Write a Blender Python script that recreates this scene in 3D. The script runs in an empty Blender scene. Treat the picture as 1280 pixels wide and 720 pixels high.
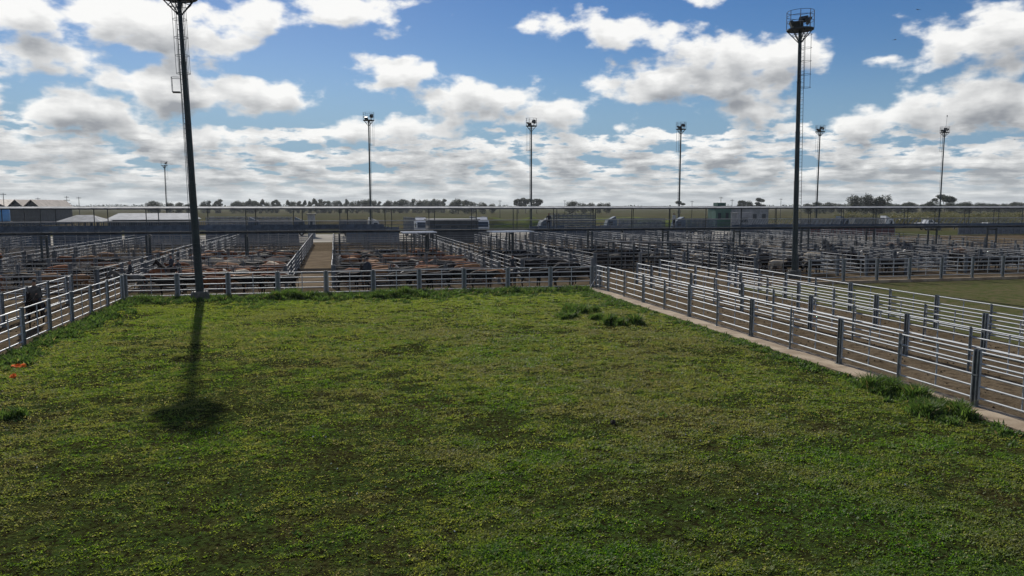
import bpy, math, random
import numpy as np
from mathutils import Vector, Matrix
R = math.radians
rnd = random.Random(7)
C = bpy.context.scene.collection
SC = bpy.context.scene

# ------------------------------------------------------------------ camera
EYE = 6.2                      # eye height above the paddock
F = 925.0; YAW = R(13.4); PITCH = math.atan(103 / F)
cam_d = bpy.data.cameras.new('camera'); cam = bpy.data.objects.new('camera', cam_d); C.objects.link(cam)
cam.location = (0, 0, EYE); cam.rotation_euler = (math.pi / 2 - PITCH, 0, -YAW)
cam_d.sensor_width = 36; cam_d.lens = F / 1280 * 36; cam_d.clip_end = 20000; cam_d.clip_start = .1
SC.camera = cam

# ------------------------------------------------------------------ exposure, cycles
SC.view_settings.view_transform = 'Standard'; SC.view_settings.look = 'None'
SC.view_settings.gamma = 1; SC.view_settings.exposure = 0.16; SC.view_settings.use_curve_mapping = False
SC.render.engine = 'CYCLES'
cy = SC.cycles
cy.max_bounces = 5; cy.diffuse_bounces = 2; cy.glossy_bounces = 2; cy.transmission_bounces = 3
cy.transparent_max_bounces = 8; cy.volume_bounces = 0; cy.use_denoising = True
cy.sample_clamp_indirect = 4; cy.caustics_reflective = False; cy.caustics_refractive = False

# ------------------------------------------------------------------ sun
SUN_EL = R(34); SUN_AZ = R(-9.5)        # azimuth clockwise from +Y
sd = Vector((math.sin(SUN_AZ) * math.cos(SUN_EL), math.cos(SUN_AZ) * math.cos(SUN_EL), math.sin(SUN_EL)))
sun_d = bpy.data.lights.new('sun', 'SUN'); sun = bpy.data.objects.new('sun', sun_d); C.objects.link(sun)
sun_d.energy = 4.8; sun_d.angle = R(.7); sun_d.color = (1, .95, .86)
sun.rotation_euler = sd.to_track_quat('Z', 'Y').to_euler(); sun.location = (0, 0, 60)

# ------------------------------------------------------------------ small node language
class V:
    nt = None
    def __init__(s, sock): s.s = sock
    def op(a, o, *b, clamp=False):
        n = V.nt.nodes.new('ShaderNodeMath'); n.operation = o; n.use_clamp = clamp
        for i, x in enumerate((a,) + b):
            if isinstance(x, V): V.nt.links.new(x.s, n.inputs[i])
            else: n.inputs[i].default_value = x
        return V(n.outputs[0])
    def __add__(a, b): return V.op(a, 'ADD', b)
    __radd__ = __add__
    def __sub__(a, b): return V.op(a, 'SUBTRACT', b)
    def __rsub__(a, b): return V.op(b, 'SUBTRACT', a)
    def __mul__(a, b): return V.op(a, 'MULTIPLY', b)
    __rmul__ = __mul__
    def __truediv__(a, b): return V.op(a, 'DIVIDE', b)
    def __rtruediv__(a, b): return V.op(b, 'DIVIDE', a)
def ss(x, a, b):
    n = V.nt.nodes.new('ShaderNodeMapRange'); n.interpolation_type = 'SMOOTHSTEP'
    V.nt.links.new(x.s, n.inputs[0]); n.inputs[1].default_value = a; n.inputs[2].default_value = b
    return V(n.outputs[0])
def vec(x, y, z=0.0):
    n = V.nt.nodes.new('ShaderNodeCombineXYZ')
    for i, q in enumerate((x, y, z)):
        if isinstance(q, V): V.nt.links.new(q.s, n.inputs[i])
        else: n.inputs[i].default_value = q
    return n.outputs[0]
def noise(v, scale, detail=4, rough=.5, dim='3D', dist=0):
    n = V.nt.nodes.new('ShaderNodeTexNoise'); n.noise_dimensions = dim
    V.nt.links.new(v, n.inputs['Vector']); n.inputs['Scale'].default_value = scale
    n.inputs['Detail'].default_value = detail; n.inputs['Roughness'].default_value = rough
    n.inputs['Distortion'].default_value = dist
    return V(n.outputs['Fac'])
def mixc(f, a, b):
    n = V.nt.nodes.new('ShaderNodeMix'); n.data_type = 'RGBA'
    if isinstance(f, V): V.nt.links.new(f.s, n.inputs[0])
    else: n.inputs[0].default_value = f
    for x, i in ((a, 6), (b, 7)):
        if isinstance(x, (tuple, list)): n.inputs[i].default_value = tuple(x) + (1,)
        else: V.nt.links.new(x, n.inputs[i])
    return n.outputs[2]

# ------------------------------------------------------------------ sky with broken cumulus
def px_dir(px, py):             # azimuth from the view axis and elevation of a direction
    x = (px - 640) / F; y = (360 - py) / F
    fy = math.cos(PITCH) + y * math.sin(PITCH); fz = -math.sin(PITCH) + y * math.cos(PITCH)
    return math.atan2(x, fy), math.atan2(fz, math.hypot(x, fy))
CLOUDS = [  # centre, half width, half height, weight of the cumulus banks (degrees come from px_dir)
    (165, 26, 150, 40, 1.), (40, 62, 100, 34, .8), (262, 52, 66, 34, .9), (30, 20, 90, 40, .9), (330, 20, 60, 26, .8),
    (425, 12, 110, 34, 1.), (235, 112, 150, 36, 1.15), (110, 138, 120, 36, .9), (345, 122, 62, 28, .9), (-2, 120, 18, 20, .9),
    (495, 92, 78, 26, .95), (590, 126, 110, 34, 1.05), (680, 140, 80, 28, .9),
    (712, 32, 64, 24, .85), (770, 40, 62, 32, 1.), (860, 62, 74, 36, 1.05), (820, 104, 110, 28, 1.), (950, 78, 95, 40, 1.1), (900, 108, 120, 24, .9),
    (870, 3, 44, 14, .6), (1225, 52, 85, 50, 1.), (1250, 20, 60, 26, .7), (1215, 130, 110, 36, 1.1), (1130, 155, 90, 26, .8),
    (945, 142, 66, 28, 1.05), (1105, 78, 30, 8, .35), (775, 158, 40, 14, .6), (1290, 170, 90, 40, .7),
    (250, 172, 150, 22, .8), (500, 165, 120, 24, .8), (60, 180, 120, 24, .9)]
gt = bpy.data.node_groups.new('cloud_density', 'ShaderNodeTree')
for nm in ('az', 'el'): gt.interface.new_socket(nm, in_out='INPUT', socket_type='NodeSocketFloat')
gt.interface.new_socket('d', in_out='OUTPUT', socket_type='NodeSocketFloat')
V.nt = gt
gi = gt.nodes.new('NodeGroupInput'); go = gt.nodes.new('NodeGroupOutput')
az = V(gi.outputs[0]); el = V(gi.outputs[1])
r_ = 1.0 / (V.op(V.op(el, 'MAXIMUM', 0.0), 'TANGENT') + .13)
pl = vec(V.op(az, 'SINE') * r_, V.op(az, 'COSINE') * r_, 0.0)
warp = noise(vec(az * 9.0, el * 20.0, 3.1), 1.0, 2) - .5
aw = az + warp * .05; ew = el + (noise(vec(az * 11.0, el * 22.0, 9.1), 1.0, 2) - .5) * .028
cl = None
for (cx, cy_, rx, ry, w) in CLOUDS:
    a0, e0 = px_dir(cx, cy_); ax = rx / F; ey = ry / F
    dx = (aw - a0) * (1 / ax); dy = (ew - e0) * (1 / ey)
    q = w * (1.0 - V.op(dx * dx + dy * dy, 'SQRT'))
    cl = q if cl is None else V.op(cl, 'SMOOTH_MAX', q, .35)
cl = V.op(cl, 'MAXIMUM', -1.1)
n1 = noise(pl, 2.6, 5, .55)
n2 = noise(vec(az * 1.0, el * 1.7, 0.0), 20.0, 4.5, .52)
n3 = noise(vec(az * 20.0, V.op(V.op(el, 'MAXIMUM', 0.0) + .03, 'LOGARITHM', 2.71828) * 6.5, 5.0), 1.0, 5, .55)
low = 1.0 - ss(el, .085, .15)                    # the far deck closes up toward the horizon
deck = (n1 * .9 + n3 * 2.6 + (n2 - .5) * .8 - 1.60 + (.10 - el) * 1.6)
away = ss(V.op(az, 'ABSOLUTE'), .75, 1.1)            # outside the picture: a scattered field of the same clouds
high = away * (n1 * 2.4 - 1.25)
body = cl * .75 + (n2 - .5) * 1.5 + (n1 - .5) * .35 - .20
d_ = V.op(V.op(body, 'MAXIMUM', deck - (1.0 - low) * 2.0), 'MAXIMUM', high - (1.0 - away) * 3.0)
gt.links.new(d_.s, go.inputs[0])

world = bpy.data.worlds.new('World'); SC.world = world; world.use_nodes = True
wt = world.node_tree; wt.nodes.clear(); V.nt = wt
sky = wt.nodes.new('ShaderNodeTexSky'); sky.sky_type = 'NISHITA'; sky.sun_disc = False
sky.sun_elevation = SUN_EL; sky.sun_rotation = SUN_AZ % (2 * math.pi); sky.altitude = 20
sky.air_density = 1.0; sky.dust_density = .15; sky.ozone_density = 2.0
tc = wt.nodes.new('ShaderNodeTexCoord'); sp = wt.nodes.new('ShaderNodeSeparateXYZ')
wt.links.new(tc.outputs['Generated'], sp.inputs[0])
X, Y, Z = (V(o) for o in sp.outputs)
cyw, syw = math.cos(YAW), math.sin(YAW)
xr = X * cyw - Y * syw; yr = X * syw + Y * cyw
azw = V.op(xr, 'ARCTAN2', yr); elw = V.op(Z, 'ARCSINE')
def dens(a, e):
    n = wt.nodes.new('ShaderNodeGroup'); n.node_tree = gt
    wt.links.new(a.s, n.inputs[0]); wt.links.new(e.s, n.inputs[1]); return V(n.outputs[0])
D0 = dens(azw, elw)
stp = V.op(elw, 'MAXIMUM', 0.0) * .085 + .0032
occ = None
for i, k in enumerate((.8, 2.0, 3.6)):
    q = V.op(dens(azw - stp * (.25 * k), elw + stp * k), 'MAXIMUM', 0.0) * (1, 1, .9)[i]
    occ = q if occ is None else occ + q
rel = V.op(D0, 'MINIMUM', 1.2) - V.op(dens(azw - stp * .5, elw + stp * 1.6), 'MINIMUM', 1.2)
lit = V.op(2.718, 'POWER', occ * -1.15) * .82 + rel * 1.15
thin = 1.0 - ss(D0, .0, .42)
lit = V.op(V.op(lit * .72 + thin * .40 + .0, 'MINIMUM', 1.0), 'MAXIMUM', .0)
fine = noise(vec(azw, elw * 2.0, 0.0), 50.0, 3, .5)
sdot = X * sd.x + Y * sd.y + Z * sd.z
lit = V.op(lit * (fine * .22 + .89) + ss(sdot, .82, .98) * .13, 'MINIMUM', 1.0)
ccol = mixc(lit, (.29, .305, .33), (.98, .975, .955))
hz = V.op(2.718, 'POWER', V.op(elw, 'MAXIMUM', 0.0) * -34.0)
ccol = mixc(hz * .75, ccol, (.56, .60, .61))
alpha = ss(D0, -.08, .22) * ss(elw, -.01, .0)
bg1 = wt.nodes.new('ShaderNodeBackground'); bg1.inputs[1].default_value = .06
hs = wt.nodes.new('ShaderNodeHueSaturation'); hs.inputs['Saturation'].default_value = 1.4; hs.inputs['Hue'].default_value = .513
wt.links.new(sky.outputs[0], hs.inputs['Color'])
wt.links.new(mixc(ss(elw, .19, .05) * .8, hs.outputs[0], (2.9, 5.0, 7.6)), bg1.inputs[0])
bg2 = wt.nodes.new('ShaderNodeBackground'); bg2.inputs[1].default_value = .9; wt.links.new(ccol, bg2.inputs[0])
mx = wt.nodes.new('ShaderNodeMixShader'); wo = wt.nodes.new('ShaderNodeOutputWorld')
wt.links.new(V.op(alpha * .97, 'MAXIMUM', ss(elw, .045, .005)).s, mx.inputs[0]); wt.links.new(bg1.outputs[0], mx.inputs[1]); wt.links.new(bg2.outputs[0], mx.inputs[2])
wt.links.new(mx.outputs[0], wo.inputs[0])
world.cycles.sampling_method = 'MANUAL'; world.cycles.sample_map_resolution = 512
#SKYEND

# ------------------------------------------------------------------ helpers
class MB:
    """collects shapes, builds ONE mesh object"""
    def __init__(s): s.v = []; s.f = []; s.m = []
    def add(s, vs, fs, mi=0):
        o = len(s.v); s.v += [tuple(v) for v in vs]; s.f += [tuple(i + o for i in f) for f in fs]; s.m += [mi] * len(fs); return s
    def box(s, x0, x1, y0, y1, z0, z1, mi=0, rot=None):
        vs = [(x, y, z) for z in (z0, z1) for y in (y0, y1) for x in (x0, x1)]
        if rot is not None: vs = [tuple(rot @ Vector(v)) for v in vs]
        return s.add(vs, [(0, 2, 3, 1), (4, 5, 7, 6), (0, 1, 5, 4), (2, 6, 7, 3), (0, 4, 6, 2), (1, 3, 7, 5)], mi)
    def tube(s, a, b, r, n=6, r2=None, mi=0, cap=True):
        a = Vector(a); b = Vector(b); d = (b - a).normalized(); r2 = r if r2 is None else r2
        u = d.cross(Vector((0, 0, 1)) if abs(d.z) < .9 else Vector((1, 0, 0))).normalized(); w = d.cross(u)
        vs = []
        for p, q in ((a, r), (b, r2)):
            for i in range(n):
                t = 2 * math.pi * (i + .5) / n; vs.append(p + u * (q * math.cos(t)) + w * (q * math.sin(t)))
        fs = [(i, (i + 1) % n, n + (i + 1) % n, n + i) for i in range(n)]
        if cap: vs += list(vs); fs += [tuple(range(3 * n - 1, 2 * n - 1, -1)), tuple(range(3 * n, 4 * n))]
        return s.add(vs, fs, mi)
    def path(s, pts, r, n=6, mi=0):
        for a, b in zip(pts, pts[1:]): s.tube(a, b, r, n, mi=mi)
        return s
    def lathe(s, prof, n=16, c=(0, 0, 0), mi=0):
        vs = []
        for (r, z) in prof:
            for i in range(n):
                t = 2 * math.pi * i / n; vs.append((c[0] + r * math.cos(t), c[1] + r * math.sin(t), c[2] + z))
        fs = [(j * n + i, j * n + (i + 1) % n, (j + 1) * n + (i + 1) % n, (j + 1) * n + i) for j in range(len(prof) - 1) for i in range(n)]
        fs += [tuple(range(n - 1, -1, -1)), tuple((len(prof) - 1) * n + i for i in range(n))]
        return s.add(vs, fs, mi)
    def prism(s, poly, y0, y1, mi=0):     # outline in x,z pulled along y
        n = len(poly); vs = [(x, y0, z) for x, z in poly] + [(x, y1, z) for x, z in poly]
        return s.add(vs, [(i, (i + 1) % n, n + (i + 1) % n, n + i) for i in range(n)] + [tuple(range(n - 1, -1, -1)), tuple(range(n, 2 * n))], mi)
    def mesh(s, name, mats, smooth=False):
        me = bpy.data.meshes.new(name); me.from_pydata(s.v, [], s.f)
        for m in (mats if isinstance(mats, (list, tuple)) else [mats]): me.materials.append(m)
        if any(s.m): me.polygons.foreach_set('material_index', s.m)
        if smooth: me.polygons.foreach_set('use_smooth', [True] * len(s.f))
        me.update(); return me
    def build(s, name, mats, parent=None, smooth=False, loc=(0, 0, 0), rz=0):
        return link(name, s.mesh(name, mats, smooth), parent, loc, rz)
def link(name, me, parent=None, loc=(0, 0, 0), rz=0):
    o = bpy.data.objects.new(name, me); C.objects.link(o); o.location = loc; o.rotation_euler = (0, 0, rz)
    if parent is not None: o.parent = parent
    return o
def tag(o, label, cat, group=None):
    o['label'] = label; o['category'] = cat
    if group: o['group'] = group
    return o
def thing(name, label, cat, loc=(0, 0, 0), rz=0, group=None):
    return tag(link(name, None, None, loc, rz), label, cat, group)
def kids(o): return [c for c in list(bpy.data.objects) if c.parent is o]
def copy_tree(o, tree=None, parent=None):
    """tree: nested [(object, [children...])] so that no lookup is needed"""
    ob, ch = o
    c = ob.copy(); C.objects.link(c)
    if parent is not None: c.parent = parent
    return (c, [copy_tree(k, None, c) for k in ch])
def ord_(i): return ['first', 'second', 'third', 'fourth', 'fifth', 'sixth', 'seventh', 'eighth', 'ninth', 'tenth', 'eleventh', 'twelfth', 'thirteenth', 'fourteenth', 'fifteenth', 'sixteenth', 'seventeenth', 'eighteenth', 'nineteenth', 'twentieth'][i]

# ------------------------------------------------------------------ materials
def mat(name, col, rough=.7, metal=0, var=.0, scale=3., bump=0., bscale=20., trans=0, objvar=0., spec=.5, col2=None, coat=0):
    m = bpy.data.materials.new(name); m.use_nodes = True; nt = m.node_tree; V.nt = nt
    b = nt.nodes['Principled BSDF']; b.inputs['Roughness'].default_value = rough; b.inputs['Metallic'].default_value = metal
    b.inputs['Specular IOR Level'].default_value = spec
    if coat: b.inputs['Coat Weight'].default_value = coat
    out = None
    if var or col2:
        t = nt.nodes.new('ShaderNodeTexCoord')
        n = noise(t.outputs['Object'], scale, 5, .6)
        c2 = col2 or tuple(c * (1 - var) for c in col); c1 = col if col2 else tuple(min(1, c * (1 + var)) for c in col)
        out = mixc(ss(n, .35, .65), c2, c1)
        rn = noise(t.outputs['Object'], scale * 3, 3)
        nt.links.new((rn * .3 + (rough - .15)).s, b.inputs['Roughness'])
    if objvar:
        oi = nt.nodes.new('ShaderNodeObjectInfo'); h = nt.nodes.new('ShaderNodeHueSaturation')
        if out is not None: nt.links.new(out, h.inputs['Color'])
        else: h.inputs['Color'].default_value = tuple(col) + (1,)
        nt.links.new((V(oi.outputs['Random']) * (2 * objvar) + (1 - objvar)).s, h.inputs['Value']); out = h.outputs[0]
    if out is not None: nt.links.new(out, b.inputs['Base Color'])
    else: b.inputs['Base Color'].default_value = tuple(col) + (1,)
    if bump:
        t = nt.nodes.new('ShaderNodeTexCoord'); n = noise(t.outputs['Object'], bscale, 4, .6)
        bn = nt.nodes.new('ShaderNodeBump'); bn.inputs['Strength'].default_value = bump; bn.inputs['Distance'].default_value = .05
        nt.links.new(n.s, bn.inputs['Height']); nt.links.new(bn.outputs[0], b.inputs['Normal'])
    return m
M = {}
M['galv'] = mat('galvanised_steel', (.36, .38, .40), .6, .35, objvar=.12)
M['galv_post'] = mat('galvanised_post', (.15, .17, .18), .55, .45, .25, 4.0, objvar=.15)
M['galv_dull'] = mat('weathered_pipe', (.155, .163, .175), .65, .3, objvar=.35)
M['post_dull'] = mat('weathered_post', (.10, .115, .13), .6, .4, objvar=.3)
M['dark_steel'] = mat('dark_painted_steel', (.022, .032, .038), .5, .2, .3, 4.0)
M['mast'] = mat('dark_green_grey_mast_paint', (.012, .024, .026), .5, .1, .25, 2.0)
M['white'] = mat('white_paint', (.55, .56, .57), .35, 0, .06, 2.0)
M['roofwhite'] = mat('pale_sheet_roof', (.36, .37, .38), .85, .0, .12, .6, spec=.15)
M['roofgrey'] = mat('grey_sheet_roof', (.22, .23, .245), .85, 0, .2, .6, spec=.15)
M['deckmat'] = mat('walkway_deck', (.03, .034, .038), .9, 0, .3, 2., spec=.05)
M['wall_dark'] = mat('dark_cladding', (.05, .055, .06), .8, 0, .2, 1.)
M['wall_grey'] = mat('grey_cladding', (.22, .23, .24), .8, 0, .2, 1.)
M['green_paint'] = mat('dark_green_paint', (.025, .085, .065), .6, 0, .2, 1.)
M['slate_blue'] = mat('blue_grey_panel', (.075, .10, .135), .8, 0, .25, 1.5, objvar=.2, spec=.15)
M['trailer'] = mat('trailer_slats', (.10, .115, .14), .55, .3, .3, 2., objvar=.25)
M['trailer_red'] = mat('trailer_dark_red', (.10, .03, .03), .6, 0, .3, 2.)
M['glass'] = mat('dark_glass', (.03, .04, .05), .1, 0)
M['tyre'] = mat('tyre_rubber', (.02, .02, .02), .85)
M['rim'] = mat('wheel_rim', (.4, .4, .4), .4, .6)
M['red'] = mat('red_paint', (.30, .03, .02), .5)
M['orange'] = mat('orange_plastic', (.85, .17, .03), .9, 0, .2, 8., spec=.1)
M['blue'] = mat('blue_tank_plastic', (.06, .20, .42), .5, 0, .1, 2.)
M['lamp'] = mat('floodlight_housing', (.03, .035, .035), .4, .3)
M['concrete'] = mat('pale_concrete', (.33, .265, .185), .9, 0, .0, 1.1, bump=.25, bscale=30., col2=(.20, .145, .09))
M['base'] = mat('weathered_base', (.09, .09, .08), .8, 0, .3, 2.)
M['dung'] = mat('dark_dung', (.018, .014, .011), .9, 0, .3, 30.)

# ------------------------------------------------------------------ ground
def ground_mat(name, fn, bump=0, bscale=6, bdist=.1):
    m = bpy.data.materials.new(name); m.use_nodes = True; nt = m.node_tree; V.nt = nt
    b = nt.nodes['Principled BSDF']; b.inputs['Roughness'].default_value = .95; b.inputs['Specular IOR Level'].default_value = .0
    g = nt.nodes.new('ShaderNodeNewGeometry'); col = fn(g.outputs['Position'], nt)
    nt.links.new(col, b.inputs['Base Color'])
    if bump:
        n = noise(g.outputs['Position'], bscale, 6, .65)
        bn = nt.nodes.new('ShaderNodeBump'); bn.inputs['Strength'].default_value = bump; bn.inputs['Distance'].default_value = bdist
        nt.links.new(n.s, bn.inputs['Height']); nt.links.new(bn.outputs[0], b.inputs['Normal'])
    return m
def pasture(P, nt):
    n1 = noise(P, .012, 4, .6); n2 = noise(P, .08, 5, .6); n3 = noise(P, 1.2, 4, .6)
    s = nt.nodes.new('ShaderNodeSeparateXYZ'); nt.links.new(P, s.inputs[0])
    band = noise(vec(V(s.outputs[0]) * .12, V(s.outputs[1]) * 1.0, 0.), .02, 3, .6)
    c = mixc(ss(band, .42, .58), (.075, .058, .038), (.062, .070, .028))
    c = mixc(ss(n1, .5, .62), c, (.092, .082, .05))
    c = mixc(ss(n2, .4, .7), c, (.05, .054, .025)); return mixc(ss(n3, .3, .7) * .5, c, (.035, .035, .018))
def dirt(P, nt):
    n1 = noise(P, .25, 5, .6); n2 = noise(P, 2.5, 5, .65); n3 = noise(P, 14., 4, .6)
    c = mixc(ss(n1, .35, .65), (.090, .070, .046), (.135, .106, .072))
    c = mixc(ss(n2, .45, .65), c, (.066, .050, .033)); return mixc(ss(n3, .4, .65) * .5, c, (.030, .022, .015))
def field(P, nt):
    n1 = noise(P, .13, 4, .6); n2 = noise(P, .8, 5, .65); n3 = noise(P, 9., 5, .65)
    c = mixc(ss(n1, .4, .62), (.036, .046, .012), (.050, .046, .017))
    c = mixc(ss(n2, .40, .60), c, (.036, .058, .014))
    return mixc(ss(n3, .42, .62), c, (.014, .012, .006))
def olive(P, nt):
    n1 = noise(P, .2, 4, .6); n2 = noise(P, 1.5, 5, .65)
    c = mixc(ss(n1, .4, .62), (.085, .082, .04), (.105, .088, .05)); return mixc(ss(n2, .4, .6), c, (.06, .07, .026))
M['pasture'] = ground_mat('distant_pasture', pasture)
M['dirt'] = ground_mat('trodden_dirt', dirt, .5, 3., .08)
M['field'] = ground_mat('paddock_soil_and_turf', field, .9, 5., .12)
M['olive'] = ground_mat('olive_turf', olive, .7, 4., .1)
def apron(P, nt):
    n = noise(P, .15, 5, .6); return mixc(ss(n, .4, .6), (.34, .32, .28), (.25, .235, .205))
M['apron'] = ground_mat('concrete_apron', apron)
def slab(name, x0, x1, y0, y1, z, m, th=.3):
    o = MB().box(x0, x1, y0, y1, z - th, z).build(name, m); o['kind'] = 'structure'; return o
def sheet(name, pts, z, m):
    o = MB().add([(x, y, z) for x, y in pts], [tuple(range(len(pts)))]).build(name, m); o['kind'] = 'structure'; return o
sheet("ground", [(-9000, -400), (9000, -400), (9000, 9000), (-9000, 9000)], -.02, M['pasture'])
sheet('pen_ground', [(-120, 10), (140, 10), (140, 130), (-120, 130)], -.012, M['dirt'])
sheet('yard_apron', [(-60, 130.5), (110, 130.5), (110, 168), (-60, 168)], -.010, M['apron'])
sheet('gravel_road', [(-400, 176), (500, 196), (500, 203), (-400, 183)], -.008, M['apron'])
sheet('side_turf', [(29.7, -5), (90, -5), (90, 50.9), (29.7, 50.9)], -.004, M['olive'])
rs = np.random.RandomState(3)
def bump_h(x, y):
    return (.045 * np.sin(x * .9 + 1.3 * np.sin(y * .37)) * np.sin(y * .7 + .9 * np.sin(x * .53)) + .03 * np.sin(x * 2.3 + y * 1.1) * np.sin(y * 2.9 - x * .7)
            + .02 * np.sin(x * 5.1 - y * 2.3) * np.sin(y * 6.1 + x * 1.9))
FX0, FX1, FY0, FY1 = -13.15, 17.96, -4., 51.6
nx, ny = 160, 290
gx, gy = np.meshgrid(np.linspace(FX0, FX1, nx), np.linspace(FY0, FY1, ny))
gz = .075 + .8 * bump_h(gx, gy) * np.clip((FX1 - gx) / .8, 0, 1)
fm = bpy.data.meshes.new('grass_field'); vv = np.stack([gx, gy, gz], -1).reshape(-1, 3)
ii = (np.arange(ny - 1)[:, None] * nx + np.arange(nx - 1)[None]).reshape(-1)
fm.from_pydata(vv.tolist(), [], np.stack([ii, ii + 1, ii + nx + 1, ii + nx], -1).tolist()); fm.materials.append(M['field'])
fm.polygons.foreach_set('use_smooth', [True] * len(fm.polygons))
link('grass_field', fm)['kind'] = 'structure'
# concrete footpath with its edge under the first right-hand fence
kb = MB()
y = -4.
while y < 51.5:
    y1 = min(y + 3.1, 51.6); kb.box(17.98, 19.12, y + .006, y1 - .006, -.3, .13 + rnd.uniform(-.006, .006)); y = y1
o = kb.build('footpath', M['concrete']); o['kind'] = 'structure'
o = MB().box(36, 110, 51.0, 51.25, -.2, .22).build('kerb', M['concrete']); o['kind'] = 'structure'
o = MB().box(-3.4, -.5, 57.5, 104, -.2, .02).build('dirt_alley', ground_mat('pale_dry_dirt', lambda P, nt: mixc(ss(noise(P, .5, 5, .6), .35, .65), (.155, .122, .085), (.105, .082, .058)), .4, 3., .05)); o['kind'] = 'structure'

# ------------------------------------------------------------------ pipe fences
RZ = (.27, .63, .98, 1.33, 1.68)
def panel_mesh(L, n=6, r=.032, thin=True, gap=.13, m='galv'):
    mb = MB(); a, b = gap, L - gap
    for z in RZ: mb.tube((a, 0, z), (b, 0, z), r, n)
    for x in (a, b): mb.tube((x, 0, .20), (x, 0, 1.72), r * 1.05, n)
    if thin:
        for k in thin: mb.tube((L * k, -.035, .22), (L * k, -.035, 1.70), r * .8, n)
    return mb.mesh('rail_panel', M[m], True)
def post_mesh(w=.17, h=1.76, m='galv_post'):
    mb = MB()
    mb.box(-w / 2, -w / 2 + .035, -.07, .07, 0, h); mb.box(w / 2 - .035, w / 2, -.07, .07, 0, h); mb.box(-w / 2 + .035, w / 2 - .035, -.012, .012, 0, h - .02)
    mb.box(-w / 2 - .05, w / 2 + .05, -.11, .11, 0, .018); mb.box(-w / 2 - .03, w / 2 + .03, -.075, .075, .95, .99)
    return mb.mesh('post', M[m])
def upright_mesh(m='galv_post'):
    return MB().tube((0, .05, 0), (0, .05, 1.72), .042, 8).box(-.09, .09, -.04, .14, 0, .015).mesh('upright', M[m], True)
PM = {}
def pmesh(L, n, kind):
    k = (round(L, 2), n, kind)
    if k not in PM:
        PM[k] = panel_mesh(L, n, .032 if n > 4 else .036, {'near': (.25, .5, .75), 'far': (.33, .66), 'gate': (.5,)}[kind], m='galv' if n > 4 else 'galv_dull')
    return PM[k]
POST = post_mesh(); UPR = upright_mesh(); POSTF = post_mesh(.11, 1.74, 'post_dull')
def fence(x0, y0, x1, y1, label, group, bay=6.25, near=True, z=0, upr=True, kind='near', off=0.):
    L = math.hypot(x1 - x0, y1 - y0); a = math.atan2(y1 - y0, x1 - x0)
    t = thing('pipe_fence', label, 'fence', (x0, y0, z), a, group)
    xs = [0.] if off == 0 else [0., off]
    while xs[-1] + bay < L - .4: xs.append(xs[-1] + bay)
    xs.append(L)
    for i, x in enumerate(xs):
        link('post', POST if near else POSTF, t, (x, 0, 0))
        if i + 1 < len(xs):
            d = xs[i + 1] - x
            q = link('rail_panel', pmesh(d, 6 if near else 4, kind), t, (x, rnd.uniform(-.02, .02), rnd.uniform(-.02, .015))); q.rotation_euler = (rnd.uniform(-.012, .012), rnd.uniform(-.0025, .0025), 0)
            if upr and d > 4: link('upright', UPR, t, (x + d / 2, 0, 0))
    return t
G1 = 'long pipe fences of the right-hand lanes'
fence(18.8, -.6, 18.8, 51.9, 'nearest right-hand pipe rail fence, standing on the concrete footpath beside the grass', G1, z=.13)
fence(22.95, .1, 22.95, 54., 'second long pipe fence from the concrete footpath, bare dirt on both sides', G1, bay=6.4)
fence(26.25, -.5, 26.25, 57., 'third long pipe fence from the concrete footpath, between two dirt lanes', G1, bay=6.4)
fence(29.2, -1.2, 29.2, 51., 'outermost long lane fence, with the olive side paddock right behind it', G1, bay=6.4)
fence(-13.5, 11.2, -13.5, 52.7, 'pipe fence along the left edge of the grass, weeds at its foot', 'pipe fences of the left lane', bay=3.14, upr=False, kind='gate')
fence(-16.7, 11.2, -16.7, 53.0, 'pipe fence on the far side of the left lane, behind the grey-clad rider', 'pipe fences of the left lane', bay=3.14, upr=False, kind='gate')
fence(-13.5, 52.75, 19.1, 51.9, 'pipe fence closing the far end of the grass, cattle and riders right behind it', 'cross fences', bay=3.2, upr=False, kind='gate')
tag(MB().tube((17.9, 51.0, .02), (19.0, 51.75, 1.35), .025, 6).build('diagonal_brace', M['galv'], smooth=True), 'thin slanting pipe brace at the far start of the concrete footpath', 'brace')

# the yard beyond: blocks of pens between alleys
BL = [  # x0, x1, y0, y1, row depth, name
    (-60, -46, 57.5, 124, 8.3, 'far left pens'),
    (-44, -30, 57.5, 124, 8.3, 'left pens under the pale hipped roof'),
    (-27.5, -16.4, 57.5, 124, 6.3, 'pens behind the left lane'),
    (-14.8, -3.6, 57.5, 124, 6.3, 'brown cattle pens left of the dirt alley'),
    (-.3, 12.7, 57.5, 124, 6.3, 'cattle pens right of the dirt alley'),
    (15.1, 21.5, 60., 116, 6.3, 'narrow pens before the shelter roofs'),
    (23.7, 33.0, 66., 124, 6.3, 'black cattle pens behind the dark frame'),
    (35.2, 43.5, 57.2, 124, 6.3, 'pens around the tall right mast'),
    (45.8, 54.2, 56.5, 124, 6.3, 'right-hand pens beyond the kerb'),
    (56.4, 64.5, 56.5, 124, 6.3, 'far right pens beyond the side paddock'),
    (67, 76, 56.5, 124, 8.3, 'outer right pens'),
    (78.5, 90, 62, 124, 8.3, 'outermost right pens')]
PENS = []
M['mud_shade'] = ground_mat('pen_mud_painted_shade', lambda P, nt: mixc(ss(noise(P, .6, 5, .6), .4, .6), (.022, .017, .013), (.055, .043, .031)), .6, 3., .1)  # mud colour darkened to stand in for the shadows of the cattle
for (x0, x1, y0, y1, dep, nm) in BL: sheet('pen_mud_cow_shade', [(x0, y0), (x1, y0), (x1, y1), (x0, y1)], -.006, M['mud_shade'])
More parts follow.
